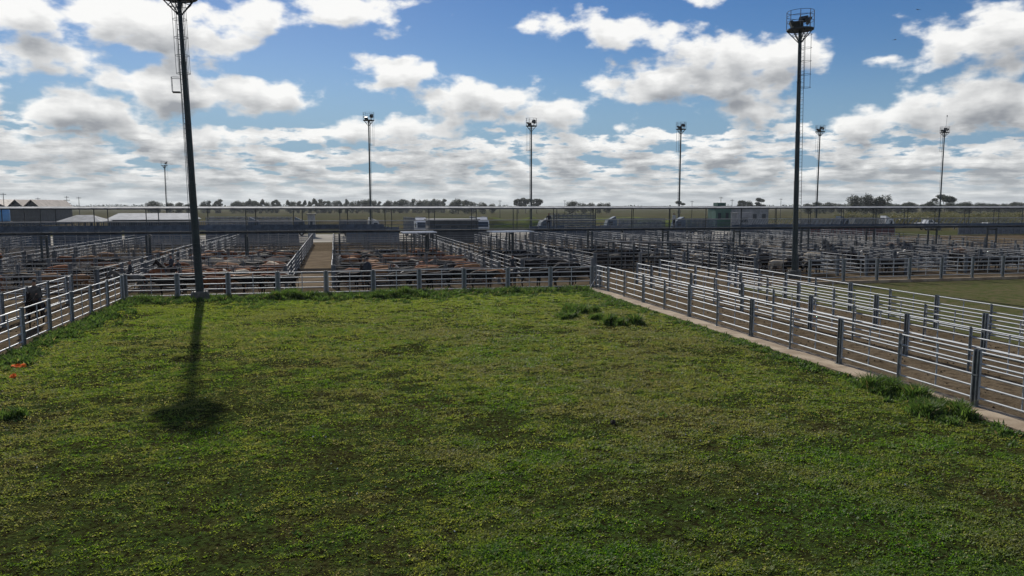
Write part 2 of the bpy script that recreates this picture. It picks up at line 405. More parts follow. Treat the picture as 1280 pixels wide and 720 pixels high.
for bi, (x0, x1, y0, y1, dep, nm) in enumerate(BL):
    far = True
    fence(x0, y0, x0, y1, 'left-hand long fence of the ' + nm, 'depth fences of the cattle pens', near=False, kind='far', upr=True)
    fence(x1, y0, x1, y1, 'right-hand long fence of the ' + nm, 'depth fences of the cattle pens', near=False, kind='far', upr=True)
    y = y0; k = 0
    while y < y1 - 1:
        fence(x0 + .12, y, x1 - .12, y, '%s cross fence back in the %s' % (ord_(k), nm), 'cross fences of the cattle pens', near=False, kind='far', upr=False, bay=(x1 - x0 - .24) / round((x1 - x0) / 4.4))
        PENS.append((x0, x1, y, min(y + dep, y1), bi, k)); y += dep; k += 1
fence(36.3, 51.12, 90, 51.12, 'pipe fence on the kerb at the far side of the olive paddock', 'cross fences', bay=3.1, upr=False, kind='gate', z=.22)
fence(-60, 53., -16.8, 53., 'pipe fence running left from the left lane across the dirt', 'cross fences', bay=6.3, near=False, kind='far')

# tall dark pipe frame
t = thing('loading_gantry', 'tall dark pipe frame with thin posts beyond the far end of the lanes', 'frame', (24.2, 63.6, 0), math.atan2(-5.2, 9.6))
for x in (0, 1.2, 2.3, 3.6, 5.5, 7.0, 8.9, 10.9): MB().tube((x, 0, 0), (x, 0, 2.9), .06, 6).build('post', M['dark_steel'], t)
MB().tube((-.1, 0, 2.92), (11, 0, 2.92), .07, 6).build('top_rail', M['galv_dull'], t)
MB().tube((-.1, 0, 1.6), (11, 0, 1.6), .035, 5).tube((-.1, 0, .8), (11, 0, .8), .035, 5).build('lower_rails', M['dark_steel'], t)
#STRUCTEND

# ------------------------------------------------------------------ where things stand
def X_at(px, Y):                       # x on the line of sight of px at depth Y (only used to read positions off the photo)
    a = px_dir(px, 257)[0] + YAW; return math.tan(a) * Y
def z_at(px, py, Yd):
    a, e = px_dir(px, py); return EYE + math.tan(e) * Yd / math.cos(a + YAW)

# ------------------------------------------------------------------ floodlight masts
def mast(x, y, H, label, lean=0., r0=.36, r1=.17, fine=True, flip=1, rest=False, antenna=False, nl=4, rz=0.):
    t = thing('floodlight_mast', label, 'floodlight mast', (x, y, 0), 0, 'floodlight masts over the yard')
    t.rotation_euler = (Matrix.Rotation(-lean, 3, 'Y') @ Matrix.Rotation(rz, 3, 'Z')).to_euler()
    n = 14 if fine else 8
    prof = []
    segs = 5
    for i in range(segs):
        za, zb = H * i / segs, H * (i + 1) / segs
        ra, rb = r0 + (r1 - r0) * i / segs, r0 + (r1 - r0) * (i + 1) / segs
        prof += [(ra, za), (rb + .012, zb - .03)]
        if i < segs - 1: prof += [(rb + .05, zb - .03), (rb + .05, zb)]
    prof.append((r1, H)); MB().lathe(prof, n).build('pole', M['mast'], t, smooth=False)
    b = MB().lathe([(.56, -.1), (.56, .62), (.5, .7)], 12 if fine else 8)
    for i in range(8): b.tube((.5 * math.cos(i * .785), .5 * math.sin(i * .785), .6), (.5 * math.cos(i * .785), .5 * math.sin(i * .785), .78), .03, 5)
    b.build('base', M['base'], t)
    # ladder up one side
    L = MB(); ly = r0 + .12
    for s_ in (-.2, .2): L.tube((flip * (r0 + .14), s_, 2.2), (flip * (r1 + .14), s_, H), .022, 5)
    z = 2.3
    while z < H:
        q = r0 + (r1 - r0) * z / H + .14; L.tube((flip * q, -.2, z), (flip * q, .2, z), .014, 4); z += .3 if fine else .6
    z = 3.
    while z < H:
        q = r0 + (r1 - r0) * z / H
        for s_ in (-.2, .2): L.tube((flip * q * .9, s_ * .6, z), (flip * (q + .14), s_, z), .015, 4)
        z += 2.
    L.build('ladder', M['dark_steel'], t)
    cg = MB(); zc0, zc1 = H - 4.6, H - .3; cx0 = flip * (r1 + .5)
    for zz in np.linspace(zc0, zc1, 5 if fine else 3):
        pts = [(cx0 + .42 * math.cos(a), .42 * math.sin(a), zz) for a in np.linspace(0, 2 * math.pi, 11)]
        if fine or zz == zc0: cg.path(pts, .016, 4)
    for k in range(5):
        a = math.pi * (k - 2) / 2.6 + (0 if flip > 0 else math.pi)
        cg.tube((cx0 + .42 * math.cos(a), .42 * math.sin(a), zc0), (cx0 + .42 * math.cos(a), .42 * math.sin(a), zc1), .016, 4)
    cg.build('safety_cage', M['dark_steel'], t)
    MB().lathe([(1.03, H), (1.08, H + .02), (1.08, H + .12), (1.03, H + .13)], 20).build('platform', M['dark_steel'], t)
    br = MB()
    for i in range(6):
        a = i * math.pi / 3 + .3
        br.tube((r1 * math.cos(a), r1 * math.sin(a), H - .95), (1.0 * math.cos(a), 1.0 * math.sin(a), H + .02), .04, 5)
        br.tube((.7 * math.cos(a), .7 * math.sin(a), H - .38), (.7 * math.cos(a + 1.047), .7 * math.sin(a + 1.047), H - .38), .025, 4)
    br.build('braces', M['dark_steel'], t)
    rl = MB()
    for zz in (.62, 1.05, 1.42): rl.path([(1.06 * math.cos(a), 1.06 * math.sin(a), H + .1 + zz) for a in np.linspace(0, 2 * math.pi, 19)], .02, 4)
    for i in range(8):
        a = i * math.pi / 4 + .2; rl.tube((1.06 * math.cos(a), 1.06 * math.sin(a), H + .1), (1.06 * math.cos(a), 1.06 * math.sin(a), H + 1.52), .026, 4)
    rl.build('railing', M['dark_steel'], t)
    for i in range(nl):
        a = (-.5, .6, 2.7, 3.9, 1.6)[i]; zz = H + (.75, 1.0, .55, .4, .5)[i]
        rot = Matrix.Translation(Vector((.66 * math.cos(a), .66 * math.sin(a), zz))) @ Matrix.Rotation(a, 4, 'Z') @ Matrix.Rotation(.5, 4, 'Y')
        q = MB().box(-.12, .1, -.36, .36, -.26, .26, 0, rot).box(.1, .13, -.33, .33, -.23, .23, 0, rot).box(-.24, -.12, -.2, .2, -.14, .14, 0, rot)
        q.tube((.52 * math.cos(a), .52 * math.sin(a), H + .1), tuple(rot @ Vector((-.05, 0, -.2))), .03, 5)
        q.build('floodlight', M['lamp'], t)
    if rest:
        zz = H * .70
        q = MB().box(-.75, -.3, -.3, .3, zz, zz + .04)
        for s_ in (-.3, .3): q.tube((-.75, s_, zz), (-.75, s_, zz + .9), .02, 4).tube((-.75, s_, zz + .9), (-.3, s_, zz + .9), .02, 4)
        q.tube((-.75, -.3, zz + .9), (-.75, .3, zz + .9), .02, 4).tube((-.75, -.3, zz + .45), (-.75, .3, zz + .45), .02, 4)
        q.v = [(v_[1], v_[0], v_[2]) for v_ in q.v]
        q.build('rest_platform', M['galv_dull'], t)
        MB().tube((.1, -(r0 + .1), 2.), (.1, -(r1 + .1), H), .02, 4).build('cable', M['dark_steel'], t)
    if antenna: MB().tube((.2, 0, H + .2), (.45, 0, H + 4.0), .03, 5).box(.36, .54, -.08, .08, H + 4.0, H + 4.3).build('antenna', M['dark_steel'], t)
    return t
mast(-8.6, 50.9, 18.9, 'tallest floodlight mast, standing at the far left corner of the grass', lean=R(1.3), r0=.25, r1=.11, rest=True, nl=5, rz=R(-84))
mast(38.3, 56.0, 20.6, 'tall floodlight mast right of centre with round railed platform, behind the lane fences', lean=R(1.2), r0=.24, r1=.13)
for (px, Yd, top, lab, kw) in [
    (463, 147, 151, 'slim far mast between the tall left mast and the centre', dict(flip=1)),
    (664, 140, 158, 'far floodlight mast at the centre, in front of a pair of trees', dict(flip=-1)),
    (849, 148, 162, 'far floodlight mast just left of the tall right mast', dict(flip=-1)),
    (1021, 154, 165, 'far floodlight mast just right of the tall right mast', dict(flip=-1)),
    (1175, 157, 166, 'far floodlight mast with a thin antenna on top, rightmost of all', dict(flip=-1, antenna=True)),
    (208, 275, 207, 'farthest and smallest mast, beyond the long white-roofed building', dict(flip=1, nl=2))]:
    x = X_at(px, Yd); H = z_at(px, top, Yd)
    mast(x, Yd, H, lab, fine=False, r0=.20, r1=.11, nl=kw.pop('nl', 4), lean=(R(.0)), **kw)

# ------------------------------------------------------------------ covered raised walkway
WY, DZ, WZ = 79.5, 3.62, 6.05
w = thing('raised_walkway', 'long covered raised walkway with thin pale roof crossing the whole yard', 'walkway', (0, WY, 0))
x0, x1 = -64., 138.
nb = int((x1 - x0) / 4.6)
d = MB().box(x0, x1, -.8, .8, DZ - .08, DZ).box(x0, x1, -.78, -.7, DZ - .22, DZ - .08).box(x0, x1, .7, .78, DZ - .22, DZ - .08)
d.build('deck', M['deckmat'], w)
rf = MB(); k = int((x1 - x0) / 1.15)
for i in range(k):                                   # ribbed sheets, each lapped on the next
    a = x0 + i * 1.15; sec = [(a, 0), (a + 1.15, 0), (a + 1.15, .035), (a + .1, .035), (a + .06, .06), (a, .06)]; rf.add([(x, -1.15, WZ - .13 + z) for x, z in sec] + [(x, 1.15, WZ + .02 + z) for x, z in sec], [(i_, (i_ + 1) % 6, 6 + (i_ + 1) % 6, 6 + i_) for i_ in range(6)] + [(5, 4, 3, 2, 1, 0), (6, 7, 8, 9, 10, 11)])
rf.build('roof', M['roofgrey'], w)
MB().box(x0, x1, -1.05, -.99, WZ - .23, WZ - .127).box(x0, x1, .99, 1.05, WZ - .10, WZ - .003).build('roof_beam', M['dark_steel'], w)
pm = MB().tube((0, 0, DZ - .05), (0, 0, WZ - .17), .045, 6).mesh('roof_post', M['dark_steel'])
lm = MB().box(-.09, .09, -.76, -.62, 0, DZ - .3).box(-.09, .09, .62, .76, 0, DZ - .3).box(-.07, .07, -.62, .62, DZ - .55, DZ - .4).mesh('leg_frame', M['dark_steel'])
def rail(kind):
    mb = MB(); L = 4.6
    for s_ in (-.77, .77):
        mb.tube((0, s_, DZ + 1.0), (L, s_, DZ + 1.0), .035, 5, mi=0)
        mb.tube((0, s_, DZ + .12), (L, s_, DZ + .12), .025, 4, mi=1)
        if kind == 'open': mb.tube((0, s_, DZ + .55), (L, s_, DZ + .55), .022, 4, mi=1)
        if kind == 'bars':
            for i in range(23): mb.tube((.1 + i * .2, s_, DZ + .1), (.1 + i * .2, s_, DZ + 1.), .02, 4, mi=1)
            mb.box(0.02, L - .02, s_ - .006, s_ + .006, DZ + .2, DZ + .62, 1)
        if kind == 'truss':
            for i in range(7): mb.tube((i * .65, s_, DZ + .1), (i * .65 + .55, s_, DZ + 1.), .03, 4, mi=1)
            mb.box(0.02, L - .02, s_ - .006, s_ + .006, DZ + .06, DZ + .30, 1)
    return mb.mesh('railing_panel', [M['roofgrey'], M['slate_blue']])
rk = {k: rail(k) for k in ('open', 'bars', 'truss')}
for i in range(nb):
    xa = x0 + i * 4.6
    link('roof_post', pm, w, (xa + .1, -.74, 0)); link('roof_post', pm, w, (xa + .9, .74, 0))
    if i % 2 == 0: link('leg_frame', lm, w, (xa, 0, 0))
    link('railing_panel', rk['bars' if xa < 2 else 'truss' if xa > 46 else 'open'], w, (xa, 0, 0))

# small pale shelters under the walkway
for (pa, pb, lab) in ((503, 546, 'small flat pale shelter roof on posts left of centre, under the walkway'), (616, 668, 'small flat pale shelter roof on posts right of centre, under the walkway')):
    Ya = 74.6; xa, xb = X_at(pa, Ya), X_at(pb, Ya)
    t = thing('shelter', lab, 'shelter', (xa, Ya, 0), 0, 'small shelters under the walkway')
    MB().prism([(0, 3.42), (xb - xa, 3.46), (xb - xa, 3.56), (0, 3.52)], 0, 3.2).build('roof', M['white'], t)
    for qx in (0.1, .33, .66, .98):
        for qy in (.15, 3.0): MB().tube(((xb - xa) * qx, qy, 0), ((xb - xa) * qx, qy, 3.43), .05, 6).build('post', M['dark_steel'], t)

# ------------------------------------------------------------------ buildings and docks at the far side
def hip(name, lab, cat, px0, px1, Yd, ze, zr, depth, mroof, mwall, inset=.25, open_=False):
    xa, xb = X_at(px0, Yd), X_at(px1, Yd); L = xb - xa; t = thing(name, lab, cat, (xa, Yd, 0))
    i = L * inset; o = .5
    mb = MB().add([(-o, -o, ze), (L + o, -o, ze), (L + o, depth + o, ze), (-o, depth + o, ze), (i, depth / 2, zr), (L - i, depth / 2, zr),
                   (-o, -o, ze - .12), (L + o, -o, ze - .12), (L + o, depth + o, ze - .12), (-o, depth + o, ze - .12)],
                  [(0, 1, 5, 4), (2, 3, 4, 5), (1, 2, 5), (3, 0, 4), (0, 6, 7, 1), (1, 7, 8, 2), (2, 8, 9, 3), (3, 9, 6, 0), (6, 9, 8, 7)])
    mb.build('roof', mroof, t)
    if open_:
        for k in range(7):
            for yy in (.1, depth - .1): MB().box(L * k / 6 - .12, L * k / 6 + .12, yy - .12, yy + .12, 0, ze - .1).build('post', M['dark_steel'], t)
    else:
        MB().box(0, L, 0, depth, 0, ze - .12).build('wall', mwall, t)
        k = max(2, int(L / 4))
        for j in range(k): MB().box(L * (j + .3) / k, L * (j + .7) / k, -.06, .02, .9, min(2.1, ze - .5)).build('window', M['glass'], t)
    return t
hip('open_shed', 'low pale hipped-roof shed at the far left beyond the walkway', 'shed', 72, 122, 190, 2.55, 4.0, 9, M['roofgrey'], M['wall_dark'], .3, True)
hip('long_building', 'long white-roofed low building behind the left walkway', 'building', 133, 238, 210, 2.6, 4.2, 12, M['roofwhite'], M['wall_dark'], .06)
def gable(px0, px1, Yd, ze, zr, depth, lab, mr=None):
    xa, xb = X_at(px0, Yd), X_at(px1, Yd); L = xb - xa; t = thing('gabled_barn', lab, 'barn', (xa, Yd, 0), 0, 'gabled barns at far left')
    MB().prism([(0, 0), (L, 0), (L, ze), (L / 2, zr - .1), (0, ze)], .05, depth).build('wall', M['wall_dark'], t)
    MB().prism([(-.5, ze - .1), (L / 2, zr), (L + .5, ze - .1), (L + .5, ze + .1), (L / 2, zr + .2), (-.5, ze + .1)], -.6, depth + .6).build('roof', mr or M['roofbrown'], t)
M['roofbrown'] = mat('faded_brown_roof', (.24, .20, .17), .8, 0, .2, .5)
gable(10, 29, 262, 5.4, 7.9, 30, 'left one of the two brown gabled barns on the horizon')
gable(30, 49, 262, 5.4, 7.9, 30, 'right one of the two brown gabled barns on the horizon')
gable(-30, 9, 266, 5.4, 8.0, 30, 'brown gabled barn cut by the left picture edge')
t = thing('water_tank', 'round blue water tank on a stand at the far left edge', 'water tank', (X_at(3, 150), 150, 0))
MB().lathe([(1.0, 3.4), (1.05, 3.5), (1.05, 5.3), (.9, 5.6), (.3, 5.8)], 20).build('tank', M['blue'], t, smooth=True)
q = MB()
for a in range(4): q.tube((.8 * math.cos(a * 1.57), .8 * math.sin(a * 1.57), 0), (.8 * math.cos(a * 1.57), .8 * math.sin(a * 1.57), 3.4), .06, 5)
q.box(-1.1, 1.1, -1.1, 1.1, 3.3, 3.4).build('stand', M['dark_steel'], t)
def boxhouse(name, lab, cat, px0, px1, Yd, zt, depth, mw, roofm, wins=2):
    xa, xb = X_at(px0, Yd), X_at(px1, Yd); L = xb - xa; t = thing(name, lab, cat, (xa, Yd, 0))
    MB().box(0, L, 0, depth, 0, zt).build('wall', mw, t)
    MB().box(-.25, L + .25, -.25, depth + .25, zt + .003, zt + .18).build('roof', roofm, t)
    for j in range(wins): MB().box(L * (j + .3) / wins, L * (j + .7) / wins, -.05, .02, zt * .5, zt * .75).build('window', M['glass'], t)
    q = MB()
    for j in range(int(L / .9) + 1): q.box(j * .9 - .03, j * .9 + .03, -.045, .0, .05, zt * .45)
    q.box(0, L, -.03, -.01, .05, zt * .45).build('cladding', mw, t); return t
g = boxhouse('green_tower', 'dark green boxy tower building with a water tank on its roof', 'building', 895, 914, 165, 5.9, 4, M['green_paint'], M['wall_dark'])
MB().box(.8, 3.0, .6, 2.8, 6.1, 6.9).build('roof_tank', M['green_paint'], g)
boxhouse('grey_block', 'grey blocky building right beside the dark green tower', 'building', 915, 961, 172, 5.4, 8, M['wall_grey'], M['wall_dark'], 4)
boxhouse('pale_container', 'pale grey container standing in front of the grey blocky building', 'container', 922, 941, 160, 4.4, 2.6, M['roofgrey'], M['roofgrey'], 1)
boxhouse('dark_loading_shed', 'dark loading shed under the walkway between the two shelter roofs', 'shed', 537, 598, 126, 3.7, 6, M['wall_dark'], M['dark_steel'], 3)
boxhouse('dark_cabin', 'small dark square cabin seen through the walkway railing on the left', 'cabin', 384, 393, 150, 4.4, 3, M['wall_grey'], M['wall_dark'], 1)
for (pa, pb, Yd, zt, lab) in [(662, 706, 127, 2.6, 'pale blue-grey panel wall of the loading dock below the central mast'), (708, 734, 128, 2.3, 'dark blue panel wall just right of the central loading dock'),
                              (738, 776, 127, 2.6, 'grey loading dock wall left of the dark pipe frame'), (780, 856, 130, 2.0, 'low dark dock wall behind the black cattle pens'),
                              (-20, 60, 126, 3.0, 'blue-grey dock wall at the far left edge of the yard'), (64, 150, 127, 2.8, 'blue-grey dock wall below the hipped-roof shed'),
                              (154, 238, 126, 3.0, 'blue-grey dock wall left of the tallest mast'), (256, 372, 127, 2.8, 'blue-grey dock wall right of the tallest mast'),
                              (432, 498, 128, 2.6, 'blue-grey dock wall right of the dirt alley'), (915, 1010, 130, 2.6, 'dark dock wall around the tall right mast'),
                              (1014, 1120, 131, 2.4, 'dark red-brown dock wall right of the tall right mast'), (1200, 1300, 131, 2.4, 'dark dock wall at the right picture edge')]:
    xa, xb = X_at(pa, Yd), X_at(pb, Yd); t = thing('dock_wall', lab, 'wall', (xa, Yd, 0), 0, 'loading dock walls')
    q = MB(); n = max(1, int((xb - xa) / 1.5)); st = (xb - xa) / n
    for j in range(n): q.box(j * st + .02, (j + 1) * st - .02, 0, .12, .1, zt - .05 + .1 * (j % 2))
    q.build('panels', M['trailer_red'] if 'red' in lab else M['slate_blue'] if 'blue' in lab else M['trailer'], t)
    q = MB()
    for j in range(n + 1): q.box(j * st - .06, j * st + .06, -.08, 0, 0, zt + .2)
    q.box(0, xb - xa, -.10, -.06, zt * .5, zt * .5 + .1).build('frame', M['galv_dull'], t)

# ------------------------------------------------------------------ vehicles
def wheels(t, pts, r=.5, wd=.3):
    for (x, y) in pts:
        wv = MB().lathe([(r * .55, -wd / 2), (r, -wd / 2 + .03), (r, wd / 2 - .03), (r * .55, wd / 2)], 14)
        wo = wv.build('wheel', M['tyre'], t, loc=(x, y, r)); wo.rotation_euler = (math.pi / 2, 0, 0)
        MB().lathe([(r * .3, -wd / 2 - .01), (r * .54, -wd / 2 + .02), (r * .54, wd / 2 - .02), (r * .3, wd / 2 + .01)], 10).build('rim', M['rim'], wo)
def truck(x, y, rz, lab, L=11., cabm='white', trm='trailer', hgt=3.9, group='livestock trucks parked beyond the walkway'):
    t = thing('livestock_truck', lab, 'truck', (x, y, 0), rz, group)        # drives toward +x
    c = MB().prism([(0, .7), (2.2, .7), (2.3, 1.5), (2.25, 2.0), (1.95, 3.1), (1.6, 3.3), (0, 3.35)], -1.2, 1.2)
    c = c.build('cab', M[cabm], t, loc=(L + .4, 0, 0))
    MB().add([(2.27, -1.05, 1.95), (2.27, 1.05, 1.95), (2.0, 1.0, 3.0), (2.0, -1.0, 3.0), (2.32, -1.05, 1.95), (2.32, 1.05, 1.95), (2.05, 1.0, 3.0), (2.05, -1.0, 3.0)],
             [(0, 3, 2, 1), (4, 5, 6, 7), (0, 1, 5, 4), (1, 2, 6, 5), (2, 3, 7, 6), (3, 0, 4, 7)]).build('windscreen', M['glass'], c)
    for s_ in (-1, 1): MB().box(1.0, 1.8, min(s_ * 1.2, s_ * 1.22), max(s_ * 1.2, s_ * 1.22), 2.0, 2.8).build('side_window', M['glass'], c)
    MB().box(2.2, 2.45, -1.2, 1.2, .45, .95).build('bumper', M['dark_steel'], c)
    MB().box(2.3, 2.36, -.8, .8, 1.05, 1.55).build('grille', M['dark_steel'], c)
    for s_ in (-.95, .95): MB().box(2.3, 2.38, s_ - .15, s_ + .15, 1.0, 1.25).build('headlight', M['rim'], c)
    MB().prism([(.2, 3.36), (1.3, 3.36), (.3, 3.85), (.2, 3.85)], -1., 1.).build('wind_deflector', M[cabm], c)
    MB().box(-.1, L + 2.2, -.45, .45, .62, .85).box(0, L, -1.22, 1.22, .9, 1.1).build('chassis', M['dark_steel'], t)
    b = MB(); nslat = 7
    for i in range(nslat):
        z = 1.2 + i * (hgt - 1.3) / nslat
        for s_ in (-1.24, 1.2): b.box(0, L, s_, s_ + .04, z, z + (hgt - 1.3) / nslat * .62)
        for s_ in (0, L - .04): b.box(s_, s_ + .04, -1.2, 1.2, z, z + (hgt - 1.3) / nslat * .62)
    k = int(L / .9)
    for i in range(k + 1):
        xx = i * L / k
        for s_ in (-1.29, 1.23): b.box(xx - .05, xx + .05, s_, s_ + .06, 1.1, hgt)
    b.box(0, L, -1.3, -1.2, hgt - .1, hgt).box(0, L, 1.2, 1.3, hgt - .1, hgt)
    b.build('slatted_body', M[trm], t)
    wheels(t, [(px_, s_) for px_ in (1.4, 2.7, L - 1.2, L + 1.9) for s_ in (-1.05, 1.05)])
    return t
tl = [  # px of tail/front, Y, angle, label
    (528, 143, -1.45, 'white-cabbed livestock truck facing the camera left of the dark loading shed', 9, 'white', 'trailer'),
    (604, 146, -1.62, 'white-cabbed livestock truck facing the camera right of the dark loading shed', 9, 'white', 'trailer')]
for (px, Yd, a, lab, L, cm, tm) in tl:
    # the cab's nose at the spot
    nx_, ny_ = X_at(px, Yd), Yd; truck(nx_ - (L + 2.6) * math.cos(a), ny_ - (L + 2.6) * math.sin(a), a, lab, L, cm, tm)
for (px, Yd, L, a, lab, tm, h_) in [
    (424, 152, 5.2, .05, 'blue-bodied livestock truck with white cab, right of the dirt alley', 'slate_blue', 3.4),
    (741, 141, 8.6, math.pi + .03, 'dark slatted livestock truck beside the central floodlight mast', 'trailer', 4.6),
    (829, 152, 10.5, math.pi - .06, 'low grey livestock truck left of the far mast', 'trailer', 3.4),
    (893, 143, 6.6, math.pi - .02, 'grey slatted livestock truck left of the dark green tower', 'slate_blue', 3.5),
    (998, 146, 9.5, -.04, 'dark livestock truck right behind the tall right mast', 'trailer', 3.3),
    (1066, 150, 7.5, -.05, 'dark livestock truck left of the white pickup', 'trailer', 3.4),
    (258, 158, 7.5, .0, 'dark livestock truck just right of the tallest mast', 'trailer', 4.0),
    (310, 160, 8.5, .0, 'dark livestock truck midway between the tallest mast and the dirt alley', 'trailer', 3.9)]:
    truck(X_at(px, Yd), Yd, a, lab, L, 'white' if 'white' in lab else 'slate_blue', tm, h_)
def car(x, y, rz, lab, pick=False, s=1.):
    t = thing('pickup_truck' if pick else 'parked_car', lab, 'pickup' if pick else 'car', (x, y, 0), rz, 'cars parked beyond the walkway')
    if pick: pr = [(0, .5), (4.9, .5), (5.0, .95), (4.9, 1.1), (3.7, 1.2), (3.0, 1.75), (1.9, 1.78), (1.75, 1.15), (0, 1.1)]
    else: pr = [(0, .45), (4.2, .45), (4.25, .8), (4.0, .95), (3.2, 1.02), (2.55, 1.45), (1.2, 1.48), (.5, 1.05), (0, .95)]
    b = MB().prism([(a * s, z * s) for a, z in pr], -.85 * s, .85 * s).build('body', M['white'], t)
    w0, w1 = (2.0, 3.2) if pick else (.95, 2.9); z0, z1 = (1.22, 1.68) if pick else (1.03, 1.4)
    for s_ in (-1, 1): MB().prism([(w0 * s, z0 * s), (w1 * s, z0 * s), ((w1 - .45) * s, z1 * s), ((w0 + .1) * s, z1 * s)], min(s_ * .85, s_ * .87) * s, max(s_ * .85, s_ * .87) * s).build('side_window', M['glass'], b)
    wheels(t, [(.85 * s, -.75 * s), (.85 * s, .75 * s), (3.5 * s, -.75 * s), (3.5 * s, .75 * s)], .34 * s, .22)
for (px, Yd, a, lab, pk, s) in [
    (1148, 172, .05, 'white pickup seen through the railing left of the antenna mast', True, 1.35),
    (544, 150, -.2, 'white pickup between the two white truck cabs', True, 1.3),
    (1152, 160, -.1, 'white car parked low under the walkway, left of the antenna mast', False, 1.15),
    (1228, 160, .1, 'white car parked under the walkway at far right', False, 1.2),
    (1209, 158, 1.3, 'white car parked end-on just right of the antenna mast', False, 1.1)]:
    car(X_at(px, Yd), Yd, a, lab, pk, s)

# thin utility poles on the horizon
for i, (px, top, Yd, lab) in enumerate([(5, 241, 250, 'thin pole above the barns at the left picture edge'), (48, 247, 300, 'thin pole right of the two brown barns'), (84, 245, 300, 'utility pole with crossarms left of a bare thin pole'),
    (99, 246, 300, 'bare thin pole left of the farthest small mast'), (625, 250, 300, 'thin pole right of the long tree row'), (865, 251, 300, 'thin pole right of the small umbrella-shaped tree'), (901, 246, 260, 'thin antenna pole over the dark green tower'),
    (915, 249, 260, 'short antenna pole right of the dark green tower'), (976, 248, 320, 'thin pole left of the tall right mast'), (706, 250, 340, 'thin pole left of the dense central tree clump')]):
    H = z_at(px, top, Yd); t = thing('utility_pole', lab, 'pole', (X_at(px, Yd), Yd, 0), 0, 'thin poles on the horizon')
    MB().tube((0, 0, 0), (0, 0, H), .13, 6, .08).build('pole', M['dark_steel'], t)
    q = MB().box(-.8, .8, -.06, .06, H - .5, H - .35)
    if i == 2: q.box(-1.0, 1.0, -.06, .06, H - 1.6, H - 1.4).box(.1, 1.2, -.06, .06, H - 2.8, H - 2.6)
    q.build('crossarm', M['dark_steel'], t)
#FARBUILTEND

# ------------------------------------------------------------------ animals and people (skinned skeletons, one continuous mesh each)
def skin(name, pts, edges, mats, sub=2, root=0, squash=None):
    """pts: (x, y, z, r or (rx, ry), zone)"""
    me = bpy.data.meshes.new(name); me.from_pydata([p[:3] for p in pts], edges, [])
    o = bpy.data.objects.new(name, me); C.objects.link(o)
    m = o.modifiers.new('s', 'SKIN'); m.use_smooth_shade = True
    for i, p in enumerate(pts):
        r = p[3]; me.skin_vertices[0].data[i].radius = r if isinstance(r, tuple) else (r, r)
        me.skin_vertices[0].data[i].use_root = (i == root)
    o.modifiers.new('u', 'SUBSURF').levels = sub; o.modifiers['u'].render_levels = sub
    dg = bpy.context.evaluated_depsgraph_get(); out = bpy.data.meshes.new_from_object(o.evaluated_get(dg))
    bpy.data.objects.remove(o); bpy.data.meshes.remove(me); out.name = name
    out.materials.clear()
    for mm in mats: out.materials.append(mm)
    P_ = np.array([p[:3] for p in pts]); Zn = [p[4] for p in pts]
    A = np.array([P_[a] for a, b in edges]); B = np.array([P_[b] for a, b in edges])
    cen = np.empty(len(out.polygons) * 3); out.polygons.foreach_get('center', cen); cen = cen.reshape(-1, 3)
    idx = []
    for c in cen:                                  # nearest bone decides the zone
        ab = B - A; t_ = np.clip(((c - A) * ab).sum(1) / (ab * ab).sum(1), 0, 1)
        d2 = ((A + ab * t_[:, None] - c) ** 2).sum(1); k = int(d2.argmin()); e = edges[k]
        idx.append(Zn[e[0]] if t_[k] < .5 else Zn[e[1]])
    out.polygons.foreach_set('material_index', idx); out.polygons.foreach_set('use_smooth', [True] * len(out.polygons)); out.update()
    return out
def coat(name, a, b, sc=2.5, rough=.85):
    return mat(name, tuple(q * .8 for q in a), max(rough, .75), 0, scale=sc, col2=tuple(q * .75 for q in b), objvar=.25, spec=.08)
COAT = {'brown': (coat('rust_brown_coat', (.23, .085, .035), (.15, .05, .022)), mat('white_face_hair', (.62, .56, .48), .8)),
        'black': (coat('black_coat', (.018, .015, .014), (.010, .009, .009), rough=.5),) * 2,
        'baldy': (coat('black_coat_b', (.02, .016, .014), (.012, .01, .009), rough=.5), mat('white_face_hair_b', (.6, .56, .5), .8)),
        'cream': (coat('cream_coat', (.55, .47, .36), (.42, .34, .24)),) * 2,
        'tan': (coat('tan_coat', (.33, .18, .09), (.22, .11, .055)),) * 2}
hoof = mat('hoof_horn', (.03, .025, .02), .6)
